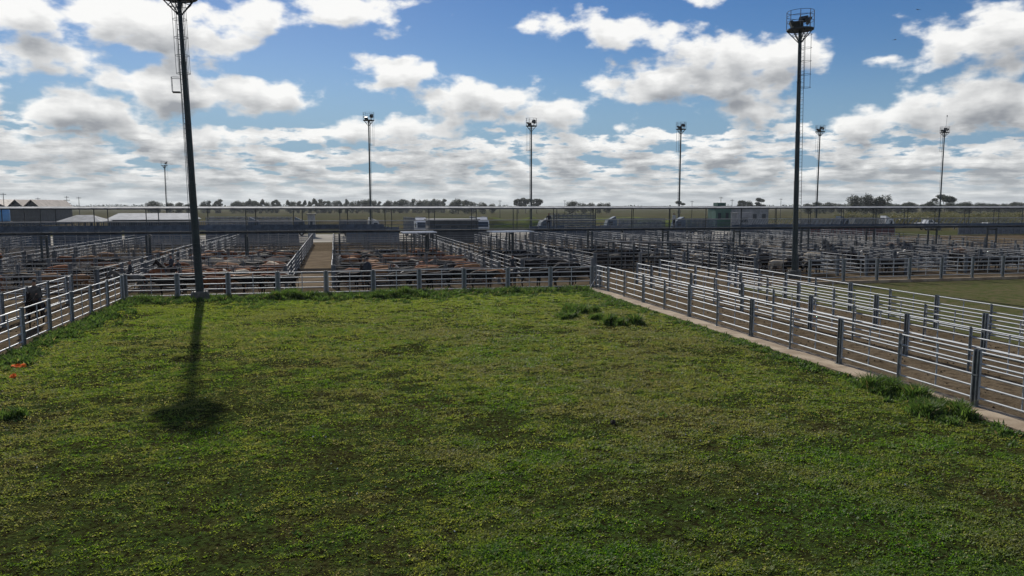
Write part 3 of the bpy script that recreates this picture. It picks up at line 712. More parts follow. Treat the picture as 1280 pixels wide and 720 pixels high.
def bovine(head=0.):
    # faces +x ; shoulder height about 1.35 m
    p = [(-.62, 0, 1.08, (.26, .27), 0), (-.15, 0, 1.0, (.33, .34), 0), (.35, 0, .99, (.32, .33), 0), (.68, 0, 1.06, (.24, .30), 0),
         (.95, 0, 1.14 + head * .35, (.15, .19), 0), (1.18, 0, 1.2 + head * .8, (.13, .14), 1), (1.36, 0, 1.08 + head * 1.05, (.09, .10), 1), (1.48, 0, .97 + head * 1.2, (.07, .075), 1),
         (-.86, 0, 1.16, .10, 0), (-.94, 0, 1.05, .03, 0), (-.95, 0, .62, .022, 0), (-.95, 0, .45, .045, 0)]
    e = [(0, 1), (1, 2), (2, 3), (3, 4), (4, 5), (5, 6), (6, 7), (0, 8), (8, 9), (9, 10), (10, 11)]
    for s in (-1, 1):
        k = len(p); st = .05 * s
        p += [(-.66, .17 * s, .88, (.15, .17), 0), (-.58 + st, .18 * s, .66, .10, 0), (-.74 + st, .17 * s, .46, .058, 0), (-.68 + st, .17 * s, .12, .042, 0), (-.65 + st, .17 * s, .03, .055, 2)]
        e += [(0, k), (k, k + 1), (k + 1, k + 2), (k + 2, k + 3), (k + 3, k + 4)]
        k = len(p)
        p += [(.60, .16 * s, .82, (.12, .15), 0), (.62 - st, .16 * s, .60, .078, 0), (.60 - st, .155 * s, .36, .055, 0), (.58 - st, .155 * s, .12, .042, 0), (.60 - st, .155 * s, .03, .055, 2)]
        e += [(3, k), (k, k + 1), (k + 1, k + 2), (k + 2, k + 3), (k + 3, k + 4)]
        k = len(p); p += [(1.14, .16 * s, 1.27 + head * .8, .035, 0), (1.10, .30 * s, 1.25 + head * .8, .05, 0)]; e += [(5, k), (k, k + 1)]
    return skin('cow', p, e, [COAT['brown'][0], COAT['brown'][1], hoof], 1, root=1)
cow_base = [bovine(.05), bovine(-.45), bovine(-.15)]
COW = {}
for cn, (ma, mb_) in COAT.items():
    for i, b in enumerate(cow_base):
        m2 = b.copy(); m2.materials[0] = ma; m2.materials[1] = mb_; COW[cn, i] = m2
CN = {'brown': 'rust-brown white-faced cow', 'black': 'black cow', 'baldy': 'black white-faced cow', 'cream': 'cream-white cow', 'tan': 'tan cow'}
def cow(x, y, rz, cn, lab, group, sc=1., pose=None):
    o = bpy.data.objects.new('cow', COW[cn, rnd.randrange(3) if pose is None else pose]); C.objects.link(o)
    o.location = (x, y, 0); o.rotation_euler = (0, 0, rz); o.scale = (sc,) * 3; return tag(o, lab, 'cow', group)
mixes = {2: (['tan', 'brown', 'black'], .3), 3: (['brown', 'brown', 'tan', 'cream', 'brown', 'black'], .85), 4: (['tan', 'brown', 'black', 'black', 'brown', 'tan'], .8), 5: (['black'], .5),
         6: (['black', 'black', 'black', 'baldy'], .7), 7: (['black', 'black', 'baldy', 'cream'], .55), 8: (['black', 'black', 'cream', 'baldy'], .6), 9: (['black', 'baldy', 'black'], .6), 1: (['tan', 'brown'], .3), 10: (['black', 'black', 'tan'], .45)}
total = 0
cand = []
for (x0, x1, y0, y1, bi, k) in PENS:
    if bi not in mixes or y0 > 101: continue
    cols, dens_ = mixes[bi]
    if bi == 3 and k == 2: cols = ['cream', 'cream', 'brown']
    area = (x1 - x0) * (y1 - y0); n = int(area / 6.0 * dens_ * (1.2 if y0 < 75 else .75))
    base = rnd.choice([0, math.pi, math.pi / 2])
    spots = [(x0 + .9 + (x1 - x0 - 1.8) * (i + .5) / max(1, int((x1 - x0 - 1) / 2.0)), y0 + 1.0 + j * 1.05) for i in range(max(1, int((x1 - x0 - 1) / 2.0))) for j in range(int((y1 - y0 - 1.2) / 1.05))]
    rnd.shuffle(spots)
    for (cx_, cy2) in spots[:n]:
        cn = rnd.choice(cols); a = (0 if rnd.random() < .5 else math.pi) + (rnd.uniform(-.35, .35) if rnd.random() < .7 else rnd.uniform(-1.3, 1.3))
        cand.append((cx_ + rnd.uniform(-.15, .15), cy2 + rnd.uniform(-.1, .1), a, cn, '%s, %s row of the %s' % (CN[cn], ord_(k), BL[bi][5]), 'cattle in the ' + BL[bi][5]))
cand.sort(key=lambda c: c[1]); cand = cand[:262]
for c in cand: cow(*c, sc=rnd.uniform(.92, 1.06))
# the beasts being moved in the cross lane right behind the grass
ll = 'cattle driven along the lane behind the grass'
for (px, dy, a, cn, lab) in [
    (208, 1.3, 3.0, 'black', 'black cow walking in the lane left of the tallest mast'), (238, 2.6, 3.3, 'black', 'black cow almost hidden behind the tallest mast'),
    (266, 1.5, .1, 'brown', 'rust-brown cow just right of the tallest mast, behind the rails'), (290, 2.4, .2, 'tan', 'tan cow behind the second fence post right of the mast'),
    (312, 1.2, 3.1, 'black', 'black cow behind the rails midway between mast and alley'), (334, 2.0, .0, 'brown', 'rust-brown cow behind the rails near the alley mouth'),
    (352, 1.1, 3.2, 'black', 'black cow nearest the left side of the alley mouth'), (433, 2.4, .1, 'black', 'black cow left of the dark-clad rider'),
    (498, 1.2, .1, 'black', 'black cow right of the dark-clad rider'), (522, 2.0, 3.1, 'baldy', 'black white-faced cow right of the dark-clad rider'),
    (548, 1.4, 3.2, 'black', 'black cow behind the rails between the second and third riders'), (572, 2.6, .2, 'black', 'black cow farther back between the second and third riders'),
    (602, 1.2, .0, 'black', 'black cow with pale legs showing, left of the third rider'), (618, 2.3, 3.1, 'tan', 'tan cow just left of the third rider'),
    (664, 1.3, .0, 'black', 'black cow just right of the third rider'), (683, 2.2, 3.0, 'baldy', 'black white-faced cow right of the third rider'),
    (706, 1.2, .1, 'black', 'black cow two posts left of the footpath start'), (728, 2.2, 3.1, 'black', 'black cow at the right end of the lane behind the grass'),
    ]:
    Yc = 53.2 + dy; cow(X_at(px, Yc), Yc, a, cn, lab, ll, pose=0)

horse_d = coat('dark_horse_coat', (.022, .016, .013), (.014, .010, .009), rough=.45); horse_g = coat('grey_horse_coat', (.17, .165, .16), (.11, .108, .10)); mane = mat('dark_mane', (.012, .010, .009), .7)
def horse_mesh(m, head=0., step=.08):
    p = [(-.62, 0, 1.20, (.27, .28), 0), (-.15, 0, 1.14, (.27, .29), 0), (.30, 0, 1.14, (.27, .30), 0), (.60, 0, 1.22, (.22, .30), 0),
         (.86, 0, 1.48 + head * .3, (.12, .21), 0), (1.08, 0, 1.78 + head * .6, (.09, .14), 0), (1.22, 0, 1.90 + head * .8, (.085, .11), 0), (1.42, 0, 1.72 + head, (.07, .085), 0), (1.56, 0, 1.55 + head * 1.1, (.055, .06), 0),
         (-.86, 0, 1.28, .09, 1), (-1.0, 0, 1.05, .08, 1), (-1.04, 0, .60, .09, 1), (-1.02, 0, .42, .03, 1)]
    e = [(0, 1), (1, 2), (2, 3), (3, 4), (4, 5), (5, 6), (6, 7), (7, 8), (0, 9), (9, 10), (10, 11), (11, 12)]
    for s in (-1, 1):
        k = len(p); st = step * s
        p += [(-.66, .15 * s, .98, (.15, .18), 0), (-.55 + st, .16 * s, .76, .10, 0), (-.76 + st, .15 * s, .54, .06, 0), (-.70 + st, .15 * s, .16, .038, 0), (-.66 + st, .15 * s, .04, .058, 2)]
        e += [(0, k), (k, k + 1), (k + 1, k + 2), (k + 2, k + 3), (k + 3, k + 4)]; k = len(p)
        p += [(.56, .15 * s, .94, (.11, .14), 0), (.60 - st, .15 * s, .72, .075, 0), (.60 - st, .145 * s, .46, .055, 0), (.58 - st * 1.3, .145 * s, .16, .036, 0), (.61 - st * 1.3, .145 * s, .04, .056, 2)]
        e += [(3, k), (k, k + 1), (k + 1, k + 2), (k + 2, k + 3), (k + 3, k + 4)]; k = len(p)
        p += [(1.20, .06 * s, 2.0 + head * .8, .035, 0), (1.22, .07 * s, 2.09 + head * .8, .016, 0)]; e += [(6, k), (k, k + 1)]
    return skin('horse', p, e, [m, mane, hoof], 1, root=1)
def person_mesh(jacket, pants, pose='stand', skinm=None, arm=.0):
    """standing: feet at z=0. riding: seat (crotch) at z=0, legs hanging astride a horse facing +x"""
    sk = skinm or M['skin']; h = .90 if pose == 'stand' else .10
    p = [(0, 0, h + .06, (.15, .12), 1), (0, 0, h + .26, (.145, .11), 0), (.01, 0, h + .46, (.175, .12), 0), (.01, 0, h + .58, (.09, .08), 0), (.02, 0, h + .64, .058, 2), (.04, 0, h + .74, (.082, .095), 2), (.03, 0, h + .83, (.078, .085), 3)]
    e = [(0, 1), (1, 2), (2, 3), (3, 4), (4, 5), (5, 6)]
    p.append((.135, 0, h + .735, .016, 2)); e.append((5, 7))                      # nose
    for s in (-1, 1):
        k = len(p); p.append((.03, .088 * s, h + .74, .018, 2)); e.append((5, k))     # ear
        k = len(p)
        if pose == 'stand': q = [(0, .10 * s, h - .05, .095, 1), (.02, .11 * s, h - .44, .062, 1), (-.01, .11 * s, .10, .048, 1), (0, .11 * s, .05, .048, 4), (.15, .12 * s, .035, .038, 4)]
        else: q = [(.14, .17 * s, h - .02, .095, 1), (.34, .35 * s, h - .22, .072, 1), (.20, .37 * s, h - .62, .052, 1), (.20, .37 * s, h - .68, .05, 4), (.36, .38 * s, h - .69, .038, 4)]
        p += q; e += [(0, k)] + [(k + i, k + i + 1) for i in range(4)]
        k = len(p)
        if pose == 'stand': q = [(0, .20 * s, h + .50, .068, 0), (-.03, .27 * s, h + .22, .046, 0), (.06 + arm, .27 * s, h - .01 + arm, .034, 0), (.08 + arm, .27 * s, h - .07 + arm, (.022, .035), 2)]
        else: q = [(0, .20 * s, h + .50, .068, 0), (.02, .29 * s, h + .24, .046, 0), (.26, .16 * s, h + .22, .034, 0), (.33, .13 * s, h + .23, (.022, .035), 2)]
        p += q; e += [(2, k)] + [(k + i, k + i + 1) for i in range(3)]
        hx, hy, hz = p[-1][:3]
        for j in range(4):                                                          # four fingers and a thumb, slightly curled
            k2 = len(p); off = (j - 1.5) * .018; ln = (.035, .042, .045, .038)[j]
            if pose == 'stand': p += [(hx + off, hy, hz - .05, .009, 2), (hx + off - .005, hy - .012 * s, hz - .05 - ln, .008, 2)]
            else: p += [(hx + .045, hy + off, hz, .009, 2), (hx + .05, hy + off, hz - ln, .008, 2)]
            e += [(k + 3, k2), (k2, k2 + 1)]
        k2 = len(p); p += [(hx + .02, hy - .03 * s, hz - .01, .011, 2), (hx + .045, hy - .04 * s, hz - .04, .009, 2)]; e += [(k + 3, k2), (k2, k2 + 1)]
    return skin('person', p, e, [jacket, pants, sk, M['hair'], M['boot']], 1, root=0), h
M['skin'] = mat('weathered_skin', (.32, .17, .11), .55); M['hair'] = mat('dark_hair', (.02, .014, .010), .7); M['boot'] = mat('dark_boot', (.018, .014, .012), .5)
M['poncho'] = mat('grey_brown_poncho', (.075, .07, .065), .9, 0, .3, 5., spec=.1); M['navy'] = mat('dark_navy_jacket', (.014, .018, .028), .8, 0, .3, 5.); M['jeans'] = mat('dark_trousers', (.03, .033, .045), .85)
M['leather'] = mat('saddle_leather', (.07, .035, .02), .5)
def hat(t, x, z, m):
    MB().lathe([(.17, 0), (.175, .012), (.105, .025), (.10, .09), (.06, .115)], 16, (x, 0, z)).build('hat', m, t, smooth=True)
def rider(x, y, rz, hm, jm, hl, pl, poncho=None, step=.08, head=0.):
    h_ = link('horse', horse_mesh(hm, head, step), None, (x, y, 0), rz); tag(h_, hl, 'horse', 'ridden horses in the yard')
    q = MB().prism([(-.34, 1.40), (-.25, 1.55), (-.1, 1.475), (.15, 1.475), (.25, 1.56), (.33, 1.44), (.2, 1.36), (-.2, 1.36)], -.17, .17)
    for s in (-1, 1): q.box(-.05, .22, min(s * .26, s * .285), max(s * .26, s * .285), .95, 1.42).tube((.1, s * .3, .62), (.08, s * .28, 1.1), .012, 4)
    q.build('saddle', M['leather'], h_)
    q = MB().path([(1.50, .07, 1.62 + head), (.9, .12, 1.62 + head * .3), (.32, .1, 1.72)], .010, 4).path([(1.50, -.07, 1.62 + head), (.9, -.12, 1.62 + head * .3), (.32, -.1, 1.72)], .010, 4)
    q.build('reins', M['leather'], h_)
    me, hh = person_mesh(jm, M['jeans'], 'ride'); p_ = link('person', me, None, (x - .02 * math.cos(rz), y - .02 * math.sin(rz), 1.44), rz); tag(p_, pl, 'person', 'riders in the yard')
    hat(p_, .03, hh + .84, M['navy'])
    if poncho: MB().lathe([(.33, hh - .02), (.31, hh + .16), (.29, hh + .32), (.25, hh + .46), (.17, hh + .56), (.09, hh + .62), (.07, hh + .63)], 18).build('poncho', poncho, p_, smooth=True)
rider(-14.95, 42.0, R(-84), horse_d, M['poncho'], 'dark horse walking up the left lane between the two pipe fences', 'rider in a grey-brown poncho and dark hat, on the horse in the left lane', M['poncho'], head=-.12)
rider(X_at(183, 57.2) - 1.0, 56.0, R(178), horse_g, M['navy'], 'grey horse left of the tallest mast, seen behind the rails', 'dark-clad rider on the grey horse, left of the tallest mast', head=-.3)
rider(X_at(457, 54.7), 54.4, R(108), horse_d, M['navy'], 'dark horse behind the rails just right of the dirt alley', 'broad rider in a dark navy cape, just right of the dirt alley', M['navy'], head=-.2)
rider(X_at(640, 55.6), 55.4, R(80), horse_d, M['navy'], 'dark horse behind the rails right of the ladder-like double fence', 'rider in a dark jacket right of the ladder-like double fence', step=.04)
rider(X_at(212, 62), 61.5, R(160), horse_d, M['jeans'], 'dark horse farther back beside the tallest mast', 'rider in dark trousers farther back beside the tallest mast', step=.12)
def stander(px, Yp, z, rz, jm, lab, hatm=None):
    me, hh = person_mesh(jm, M['jeans']); p_ = link('person', me, None, (X_at(px, Yp), Yp, z), rz); tag(p_, lab, 'person')
    if hatm: hat(p_, .03, hh + .84, hatm)
stander(219, 66, 0, 2.5, M['navy'], 'person in dark clothes standing among the pens left of the tallest mast', M['navy'])
stander(686, 79.5, 3.62, 1.2, M['navy'], 'person in dark jacket standing on the walkway right of the centre mast')
stander(843, 79.6, 3.62, 2.0, M['white'], 'person in a white shirt standing on the walkway beside a far mast')

# three birds in the sky
bm_ = MB().add([(-.25, 0, 0), (.25, .02, .0), (.05, .45, .10), (-.12, .5, .08), (.05, -.45, .10), (-.12, -.5, .08), (-.05, .9, -.02), (-.05, -.9, -.02), (0, 0, .08), (0, 0, -.07)],
               [(0, 8, 3), (8, 2, 3), (8, 1, 2), (0, 3, 9), (3, 2, 9), (2, 1, 9), (0, 5, 8), (8, 5, 4), (8, 4, 1), (0, 9, 5), (5, 9, 4), (4, 9, 1), (3, 2, 6), (5, 7, 4)]).mesh('bird', M['lamp'])
for (px, py, Yb, lab) in [(1133, 11, 150, 'small dark bird highest in the blue sky right of the tall right mast'), (1107, 49, 150, 'small dark bird lower in the blue sky right of the tall right mast'), (1262, 174, 200, 'tiny dark bird over the far right clouds')]:
    o = link('bird', bm_, None, (X_at(px, Yb), Yb, z_at(px, py, Yb)), rnd.random() * 3); tag(o, lab, 'bird', 'birds in the sky')
#ANIMEND

# ------------------------------------------------------------------ grass and weeds
def leaf_mat(name, fn, tr=.55):
    m = bpy.data.materials.new(name); m.use_nodes = True; nt = m.node_tree; V.nt = nt; nt.nodes.clear()
    g = nt.nodes.new('ShaderNodeNewGeometry'); at = nt.nodes.new('ShaderNodeAttribute'); at.attribute_name = 'tone'
    c = fn(g.outputs['Position'], V(at.outputs['Fac']), nt)
    b = nt.nodes.new('ShaderNodeBsdfPrincipled'); b.inputs['Roughness'].default_value = .55; b.inputs['Specular IOR Level'].default_value = .25
    nt.links.new(c, b.inputs['Base Color'])
    t = nt.nodes.new('ShaderNodeBsdfTranslucent')
    h = nt.nodes.new('ShaderNodeHueSaturation'); h.inputs['Hue'].default_value = .488; h.inputs['Saturation'].default_value = 1.15; h.inputs['Value'].default_value = 1.35
    nt.links.new(c, h.inputs['Color']); nt.links.new(h.outputs[0], t.inputs['Color'])
    mx_ = nt.nodes.new('ShaderNodeMixShader'); mx_.inputs[0].default_value = tr
    nt.links.new(b.outputs[0], mx_.inputs[1]); nt.links.new(t.outputs[0], mx_.inputs[2])
    o = nt.nodes.new('ShaderNodeOutputMaterial'); nt.links.new(mx_.outputs[0], o.inputs[0]); return m
def turf_col(P, tone, nt):
    n1 = noise(P, .11, 4, .6); n2 = noise(P, .7, 4, .6); n3 = noise(P, 3.2, 3, .6)
    c = mixc(ss(n1, .38, .62), (.100, .178, .030), (.200, .222, .055))
    c = mixc(ss(n2, .42, .60) * .75, c, (.265, .260, .078))
    c = mixc(ss(n3, .45, .62) * .6, c, (.060, .150, .022))
    sp_ = nt.nodes.new('ShaderNodeSeparateXYZ'); nt.links.new(P, sp_.inputs[0]); big = noise(P, .16, 3, .5)
    worn = ss(big + noise(P, .9, 4, .6) * .5, .70, .86)
    c = mixc(worn * .6, c, (.200, .165, .075))
    lush = ss(V(sp_.outputs[1]) * -.05 + noise(P, .35, 3, .55) * 2.2, .35, .75)
    c = mixc(lush * .65, c, (.052, .180, .022))
    c = mixc(ss(V(sp_.outputs[1]), 34., 50.) * .55, c, (.220, .290, .050))
    return mixc(ss(tone, .92, 1.0), mixc(tone * .5, c, (.12, .20, .035)), (.33, .29, .15))
def weed_col(P, tone, nt):
    c = mixc(tone, (.038, .080, .022), (.105, .165, .045)); return mixc(ss(tone, .93, 1.), c, (.22, .19, .08))
M['turf'] = leaf_mat('turf_blades', turf_col, .62); M['weed'] = leaf_mat('weed_leaves', weed_col, .5)
def blades_mesh(name, x, y, z, h, w, lean, m, tone):
    """one bent leaf (2 quads -> quad + tip) per point"""
    n = len(x); a = rs.uniform(0, 2 * np.pi, n); la = a + rs.uniform(-1.2, 1.2, n) + np.pi / 2
    dx, dy = np.cos(a) * w / 2, np.sin(a) * w / 2; lx, ly = np.cos(la) * lean, np.sin(la) * lean
    v = np.empty((n, 5, 3))
    v[:, 0] = np.stack([x - dx * .7, y - dy * .7, z], -1); v[:, 1] = np.stack([x + dx * .7, y + dy * .7, z], -1)
    v[:, 2] = np.stack([x + dx + lx * .4, y + dy + ly * .4, z + h * .62], -1); v[:, 3] = np.stack([x - dx + lx * .4, y - dy + ly * .4, z + h * .62], -1)
    v[:, 4] = np.stack([x + lx, y + ly, z + h], -1)
    me = bpy.data.meshes.new(name); me.vertices.add(n * 5); me.vertices.foreach_set('co', v.reshape(-1))
    b5 = (np.arange(n) * 5)[:, None]; loops = np.concatenate([b5 + 0, b5 + 1, b5 + 2, b5 + 3, b5 + 3, b5 + 2, b5 + 4], 1).reshape(-1)
    me.loops.add(n * 7); me.loops.foreach_set('vertex_index', loops)
    st = (np.arange(n) * 7)[:, None]; me.polygons.add(n * 2)
    me.polygons.foreach_set('loop_start', np.concatenate([st, st + 4], 1).reshape(-1)); me.polygons.foreach_set('loop_total', np.tile([4, 3], n))
    at = me.attributes.new('tone', 'FLOAT', 'POINT'); at.data.foreach_set('value', np.repeat(tone, 5))
    me.materials.append(m); me.update(calc_edges=True); return me
def vnoise(x, y, s, seed):
    q = np.random.RandomState(seed).rand(64, 64); x = x * s; y = y * s; xi = np.floor(x).astype(int); yi = np.floor(y).astype(int); fx = x - xi; fy = y - yi
    fx = fx * fx * (3 - 2 * fx); fy = fy * fy * (3 - 2 * fy); g_ = lambda i, j: q[i % 64, j % 64]
    return (g_(xi, yi) * (1 - fx) + g_(xi + 1, yi) * fx) * (1 - fy) + (g_(xi, yi + 1) * (1 - fx) + g_(xi + 1, yi + 1) * fx) * fy
def fz(x, y): return .075 + .8 * bump_h(x, y) * np.clip((FX1 - x) / .8, 0, 1)
def clump_field(x, y):
    return .28 * vnoise(x, y, .35, 1) + .22 * vnoise(x, y, 1.3, 2) + .30 * vnoise(x, y * 1.6, 3.6, 5) + .30 * vnoise(x, y * 1.4, 9., 6)
N = 1900000
# more leaves near the camera, thinner far off (where each covers less than a pixel)
yy = 8. + (51.5 - 8.) * rs.rand(N) ** 1.45; xx = rs.uniform(FX0, FX1, N)
half = 1.0
vis = (xx < yy * 1.2 + 4) & (xx > -yy * .53 - 3.0)
cf = clump_field(xx, yy); bare = np.clip((vnoise(xx, yy * 1.5, .45, 12) * .6 + vnoise(xx, yy * 1.5, 1.7, 13) * .4 - .60) * 9, 0, 1); vis &= rs.rand(N) < np.clip((cf - .40) * 4.0, .16, 1.) * (1 - .82 * bare)
xx, yy, cf = xx[vis], yy[vis], cf[vis]; n = len(xx)
hh_ = (.020 + .085 * np.clip(cf - .42, 0, .6)) * rs.uniform(.6, 1.5, n) * (1 + .35 * (yy > 30))
me = blades_mesh('grass', xx, yy, fz(xx, yy) - .006, hh_, rs.uniform(.014, .034, n) * (1 + (yy - 10) * .018), hh_ * rs.uniform(.5, 2.0, n), M['turf'], rs.rand(n))
g_ = link('grass', me); g_['kind'] = 'stuff'; g_['label'] = 'short uneven green and brownish turf covering the paddock'; g_['category'] = 'grass'
# taller weeds along the edges
def band(nc, fx_, seed, h0, h1, dens_=60):
    r2 = np.random.RandomState(seed); X_, Y_, H_ = [], [], []
    for _ in range(nc):
        cx_, cy2 = fx_(r2); s = r2.uniform(.12, .42); k = int(dens_ * s * 4); hm_ = r2.uniform(h0, h1)
        rr = s * np.sqrt(r2.rand(k)); aa = r2.rand(k) * 6.283; X_.append(cx_ + rr * np.cos(aa)); Y_.append(cy2 + rr * np.sin(aa)); H_.append(hm_ * (1.1 - .8 * (rr / s) ** 2) * r2.uniform(.5, 1.2, k))
    return np.concatenate(X_), np.concatenate(Y_), np.concatenate(H_)
parts = [band(800, lambda r: (r.uniform(-13.2, 18.0), 51.4 - abs(r.normal(0, .9))), 1, .10, .46), band(260, lambda r: (r.uniform(-7, 18), 51.2 - abs(r.normal(0, 2.2))), 5, .08, .25),
         band(420, lambda r: (-13.25 + abs(r.normal(0, .6)), r.uniform(22, 51)), 2, .08, .34), band(260, lambda r: (17.86 - abs(r.normal(0, .4)), r.uniform(13, 51)), 3, .05, .2),
         band(90, lambda r: (17.6 - abs(r.normal(0, .8)), r.uniform(40, 51)), 6, .08, .25), band(330, lambda r: (r.uniform(-12, 18), r.uniform(12, 50)), 4, .03, .10, 40)]
wx, wy, wh = (np.concatenate([p[i] for p in parts]) for i in range(3)); k = (wx > FX0 - .2) & (wx < 17.94); wx, wy, wh = wx[k], wy[k], wh[k]
me = blades_mesh('edge_weeds', wx, wy, fz(np.clip(wx, FX0, FX1), wy) - .01, wh, rs.uniform(.03, .07, len(wx)), wh * rs.uniform(.3, 1.1, len(wx)), M['weed'], rs.rand(len(wx)))
o = link('edge_weeds', me); o['kind'] = 'stuff'; o['label'] = 'taller rough weeds along the foot of the fences and the footpath'; o['category'] = 'weeds'
def clump(x, y, sx, sy, h, lab, n=900, m='weed'):
    rr = np.sqrt(rs.rand(n)); aa = rs.rand(n) * 6.283; lump = 1 + .3 * np.sin(aa * 3 + x) + .2 * np.sin(aa * 5 + y)
    px_, py_ = rr * np.cos(aa) * sx * lump, rr * np.sin(aa) * sy * lump
    nb_ = 14; bx, by = rs.uniform(-.8, .8, nb_) * sx, rs.uniform(-.8, .8, nb_) * sy; bi_ = rs.randint(0, nb_, n); q_ = np.abs(rs.normal(0, .22, n)); a2 = rs.rand(n) * 6.283
    px_ = bx[bi_] + q_ * np.cos(a2) * sx; py_ = by[bi_] + q_ * np.sin(a2) * sy; rr = np.clip(q_ / .5, 0, 1)
    px_ = np.where(px_ + x > 18.25, px_ - .3, px_)
    hh2 = h * rs.uniform(.45, 1.1, nb_)[bi_] * (1.15 - .75 * rr ** 2) * rs.uniform(.45, 1.2, n) * (.75 + .5 * vnoise(px_ + 9, py_ + 9, 2.4, 8))
    me = blades_mesh('weed_clump', px_, py_, fz(np.clip(px_ + x, FX0, FX1), py_ + y) - .07, hh2 + .05, rs.uniform(.02, .05, n), hh2 * rs.uniform(.3, 1.1, n), M[m], rs.rand(n))
    o = link('weed_clump', me, None, (x, y, .06)); tag(o, lab, 'weeds', 'weed clumps on the grass')
clump(17.75, 20.1, .62, 1.3, .42, 'biggest bright green weed clump spilling onto the footpath at the right', 5200)
clump(17.3, 17.9, .8, 1.1, .30, 'low spreading weed patch just below the biggest clump at the right', 4200)
clump(14.5, 35.6, 1.05, .65, .38, 'dark weed clump nearest the camera of the group by the footpath', 2200)
clump(13.9, 40.2, 1.1, .8, .40, 'dark weed clump behind the others near the far footpath', 2200)
clump(12.4, 38.4, .6, .5, .28, 'small dark weed tuft left of the group by the footpath', 900)
clump(13.6, 37.4, .45, .35, .26, 'smallest weed tuft in the middle of the group by the footpath', 700)
clump(-9.2, 23.6, .38, .30, .26, 'lone spiky weed tuft below the orange rags at left', 260)
clump(3.5, 50.0, 1.6, .7, .45, 'wide weed clump at the far fence right of the alley mouth', 2600)
clump(-3.0, 50.6, 1.9, .6, .50, 'wide tall weed clump at the far fence left of the alley mouth', 3000)
clump(-11.9, 50.9, .8, .6, .45, 'round weed clump in the far left corner of the grass', 1500)

# litter, rags, clods
def blob(name, x, y, sx, sy, sz, m, lab, cat, seed, crumple=.4):
    r2 = np.random.RandomState(seed); mb = MB(); n, k = 12, 6; vs = []
    for j in range(k + 1):
        for i in range(n):
            t1 = 2 * math.pi * i / n; ph = math.pi / 2 * j / k; q = 1 + crumple * (r2.rand() - .5)
            vs.append((sx * q * math.cos(t1) * math.cos(ph), sy * q * math.sin(t1) * math.cos(ph), sz * q * math.sin(ph)))
    mb.add(vs, [(j * n + i, j * n + (i + 1) % n, (j + 1) * n + (i + 1) % n, (j + 1) * n + i) for j in range(k) for i in range(n)])
    o = mb.build(name, m, None, False, (x, y, float(fz(np.array([x]), np.array([y]))[0]) + .0), r2.rand() * 3); tag(o, lab, cat); return o
blob('orange_rag', -11.9, 31.3, .27, .16, .11, M['orange'], 'larger crumpled orange plastic rag on the grass at far left', 'rag', 1, .9)
blob('orange_rag', -11.3, 29.3, .13, .10, .11, M['orange'], 'smaller crumpled orange plastic rag, nearer the camera, at far left', 'rag', 2, .9)
blob('dirt_clod', 7.49, 19.13, .085, .07, .12, M['dung'], 'single dark clod standing out on the grass right of centre', 'clod', 3)
lm_ = MB()
for i in range(150):
    y = rnd.uniform(13, 45); x = rnd.uniform(max(-12.5, -y * .5), min(17.5, y * 1.1)); z = float(fz(np.array([x]), np.array([y]))[0]) + .035; s = rnd.uniform(.012, .035); a = rnd.random() * 3
    c_, s_ = math.cos(a) * s, math.sin(a) * s; lm_.add([(x - c_, y - s_, z), (x + s_ * .6, y - c_ * .6, z + .01), (x + c_, y + s_, z + .015), (x - s_ * .6, y + c_ * .6, z - .005), (x, y, z + .03)], [(0, 1, 4), (1, 2, 4), (2, 3, 4), (3, 0, 4)])
o = lm_.build('pale_litter', M['white']); o['kind'] = 'stuff'; o['label'] = 'tiny pale flecks of litter and straw scattered over the grass'; o['category'] = 'litter'
sm = MB()                                            # small stones and clods on the dirt of the lanes
for i in range(1400):
    x = rnd.choice([rnd.uniform(19.1, 29.1), rnd.uniform(19.1, 29.1), rnd.uniform(-16.6, -13.6)]); y = rnd.uniform(15, 56); s = rnd.uniform(.02, .06)
    sm.add([(x - s, y, 0), (x, y - s, 0), (x + s, y, 0), (x, y + s, 0), (x, y, s * .9)], [(0, 1, 4), (1, 2, 4), (2, 3, 4), (3, 0, 4)])
o = sm.build('clods', M['dirt']); o['kind'] = 'stuff'; o['label'] = 'small clods and stones on the dirt of the lanes'; o['category'] = 'clods'

# ------------------------------------------------------------------ far mounds, trees, scrub
def mound(px0, px1, Yd, zt, dep, m, nm='grassy_mound'):
    xa, xb = X_at(px0, Yd), X_at(px1, Yd); n = 30; k = 8; vs = []
    for j in range(k + 1):
        for i in range(n + 1):
            u, v_ = i / n, j / k; vs.append((xa + (xb - xa) * u, Yd + dep * v_, zt * (math.sin(math.pi * v_) ** .7) * min(1, 6 * u, 6 * (1 - u)) ** .7 * (.85 + .15 * math.sin(u * 9)) - .05))
    o = MB().add(vs, [(j * (n + 1) + i, j * (n + 1) + i + 1, (j + 1) * (n + 1) + i + 1, (j + 1) * (n + 1) + i) for j in range(k) for i in range(n)]).build(nm, m, smooth=True); o['kind'] = 'structure'
M['mound'] = ground_mat('mound_grass', lambda P, nt: mixc(ss(noise(P, .3, 5, .6), .35, .65), (.10, .13, .035), (.085, .085, .04)), .5, 1.5, .2)
mound(600, 690, 205, 3.0, 14, M['mound']); mound(806, 880, 200, 2.6, 14, M['mound']); mound(690, 830, 280, 1.6, 20, M['mound'])
def crown_col(P, tone, nt):
    return mixc(tone, (.022, .034, .016), (.045, .056, .026))
M['crown'] = leaf_mat('tree_leaves', crown_col, .2); M['crown_dry'] = leaf_mat('scrub_leaves', lambda P, tone, nt: mixc(tone, (.075, .085, .03), (.16, .15, .065)), .35)
M['bark'] = mat('grey_bark', (.09, .075, .06), .9, 0, .3, 3.)
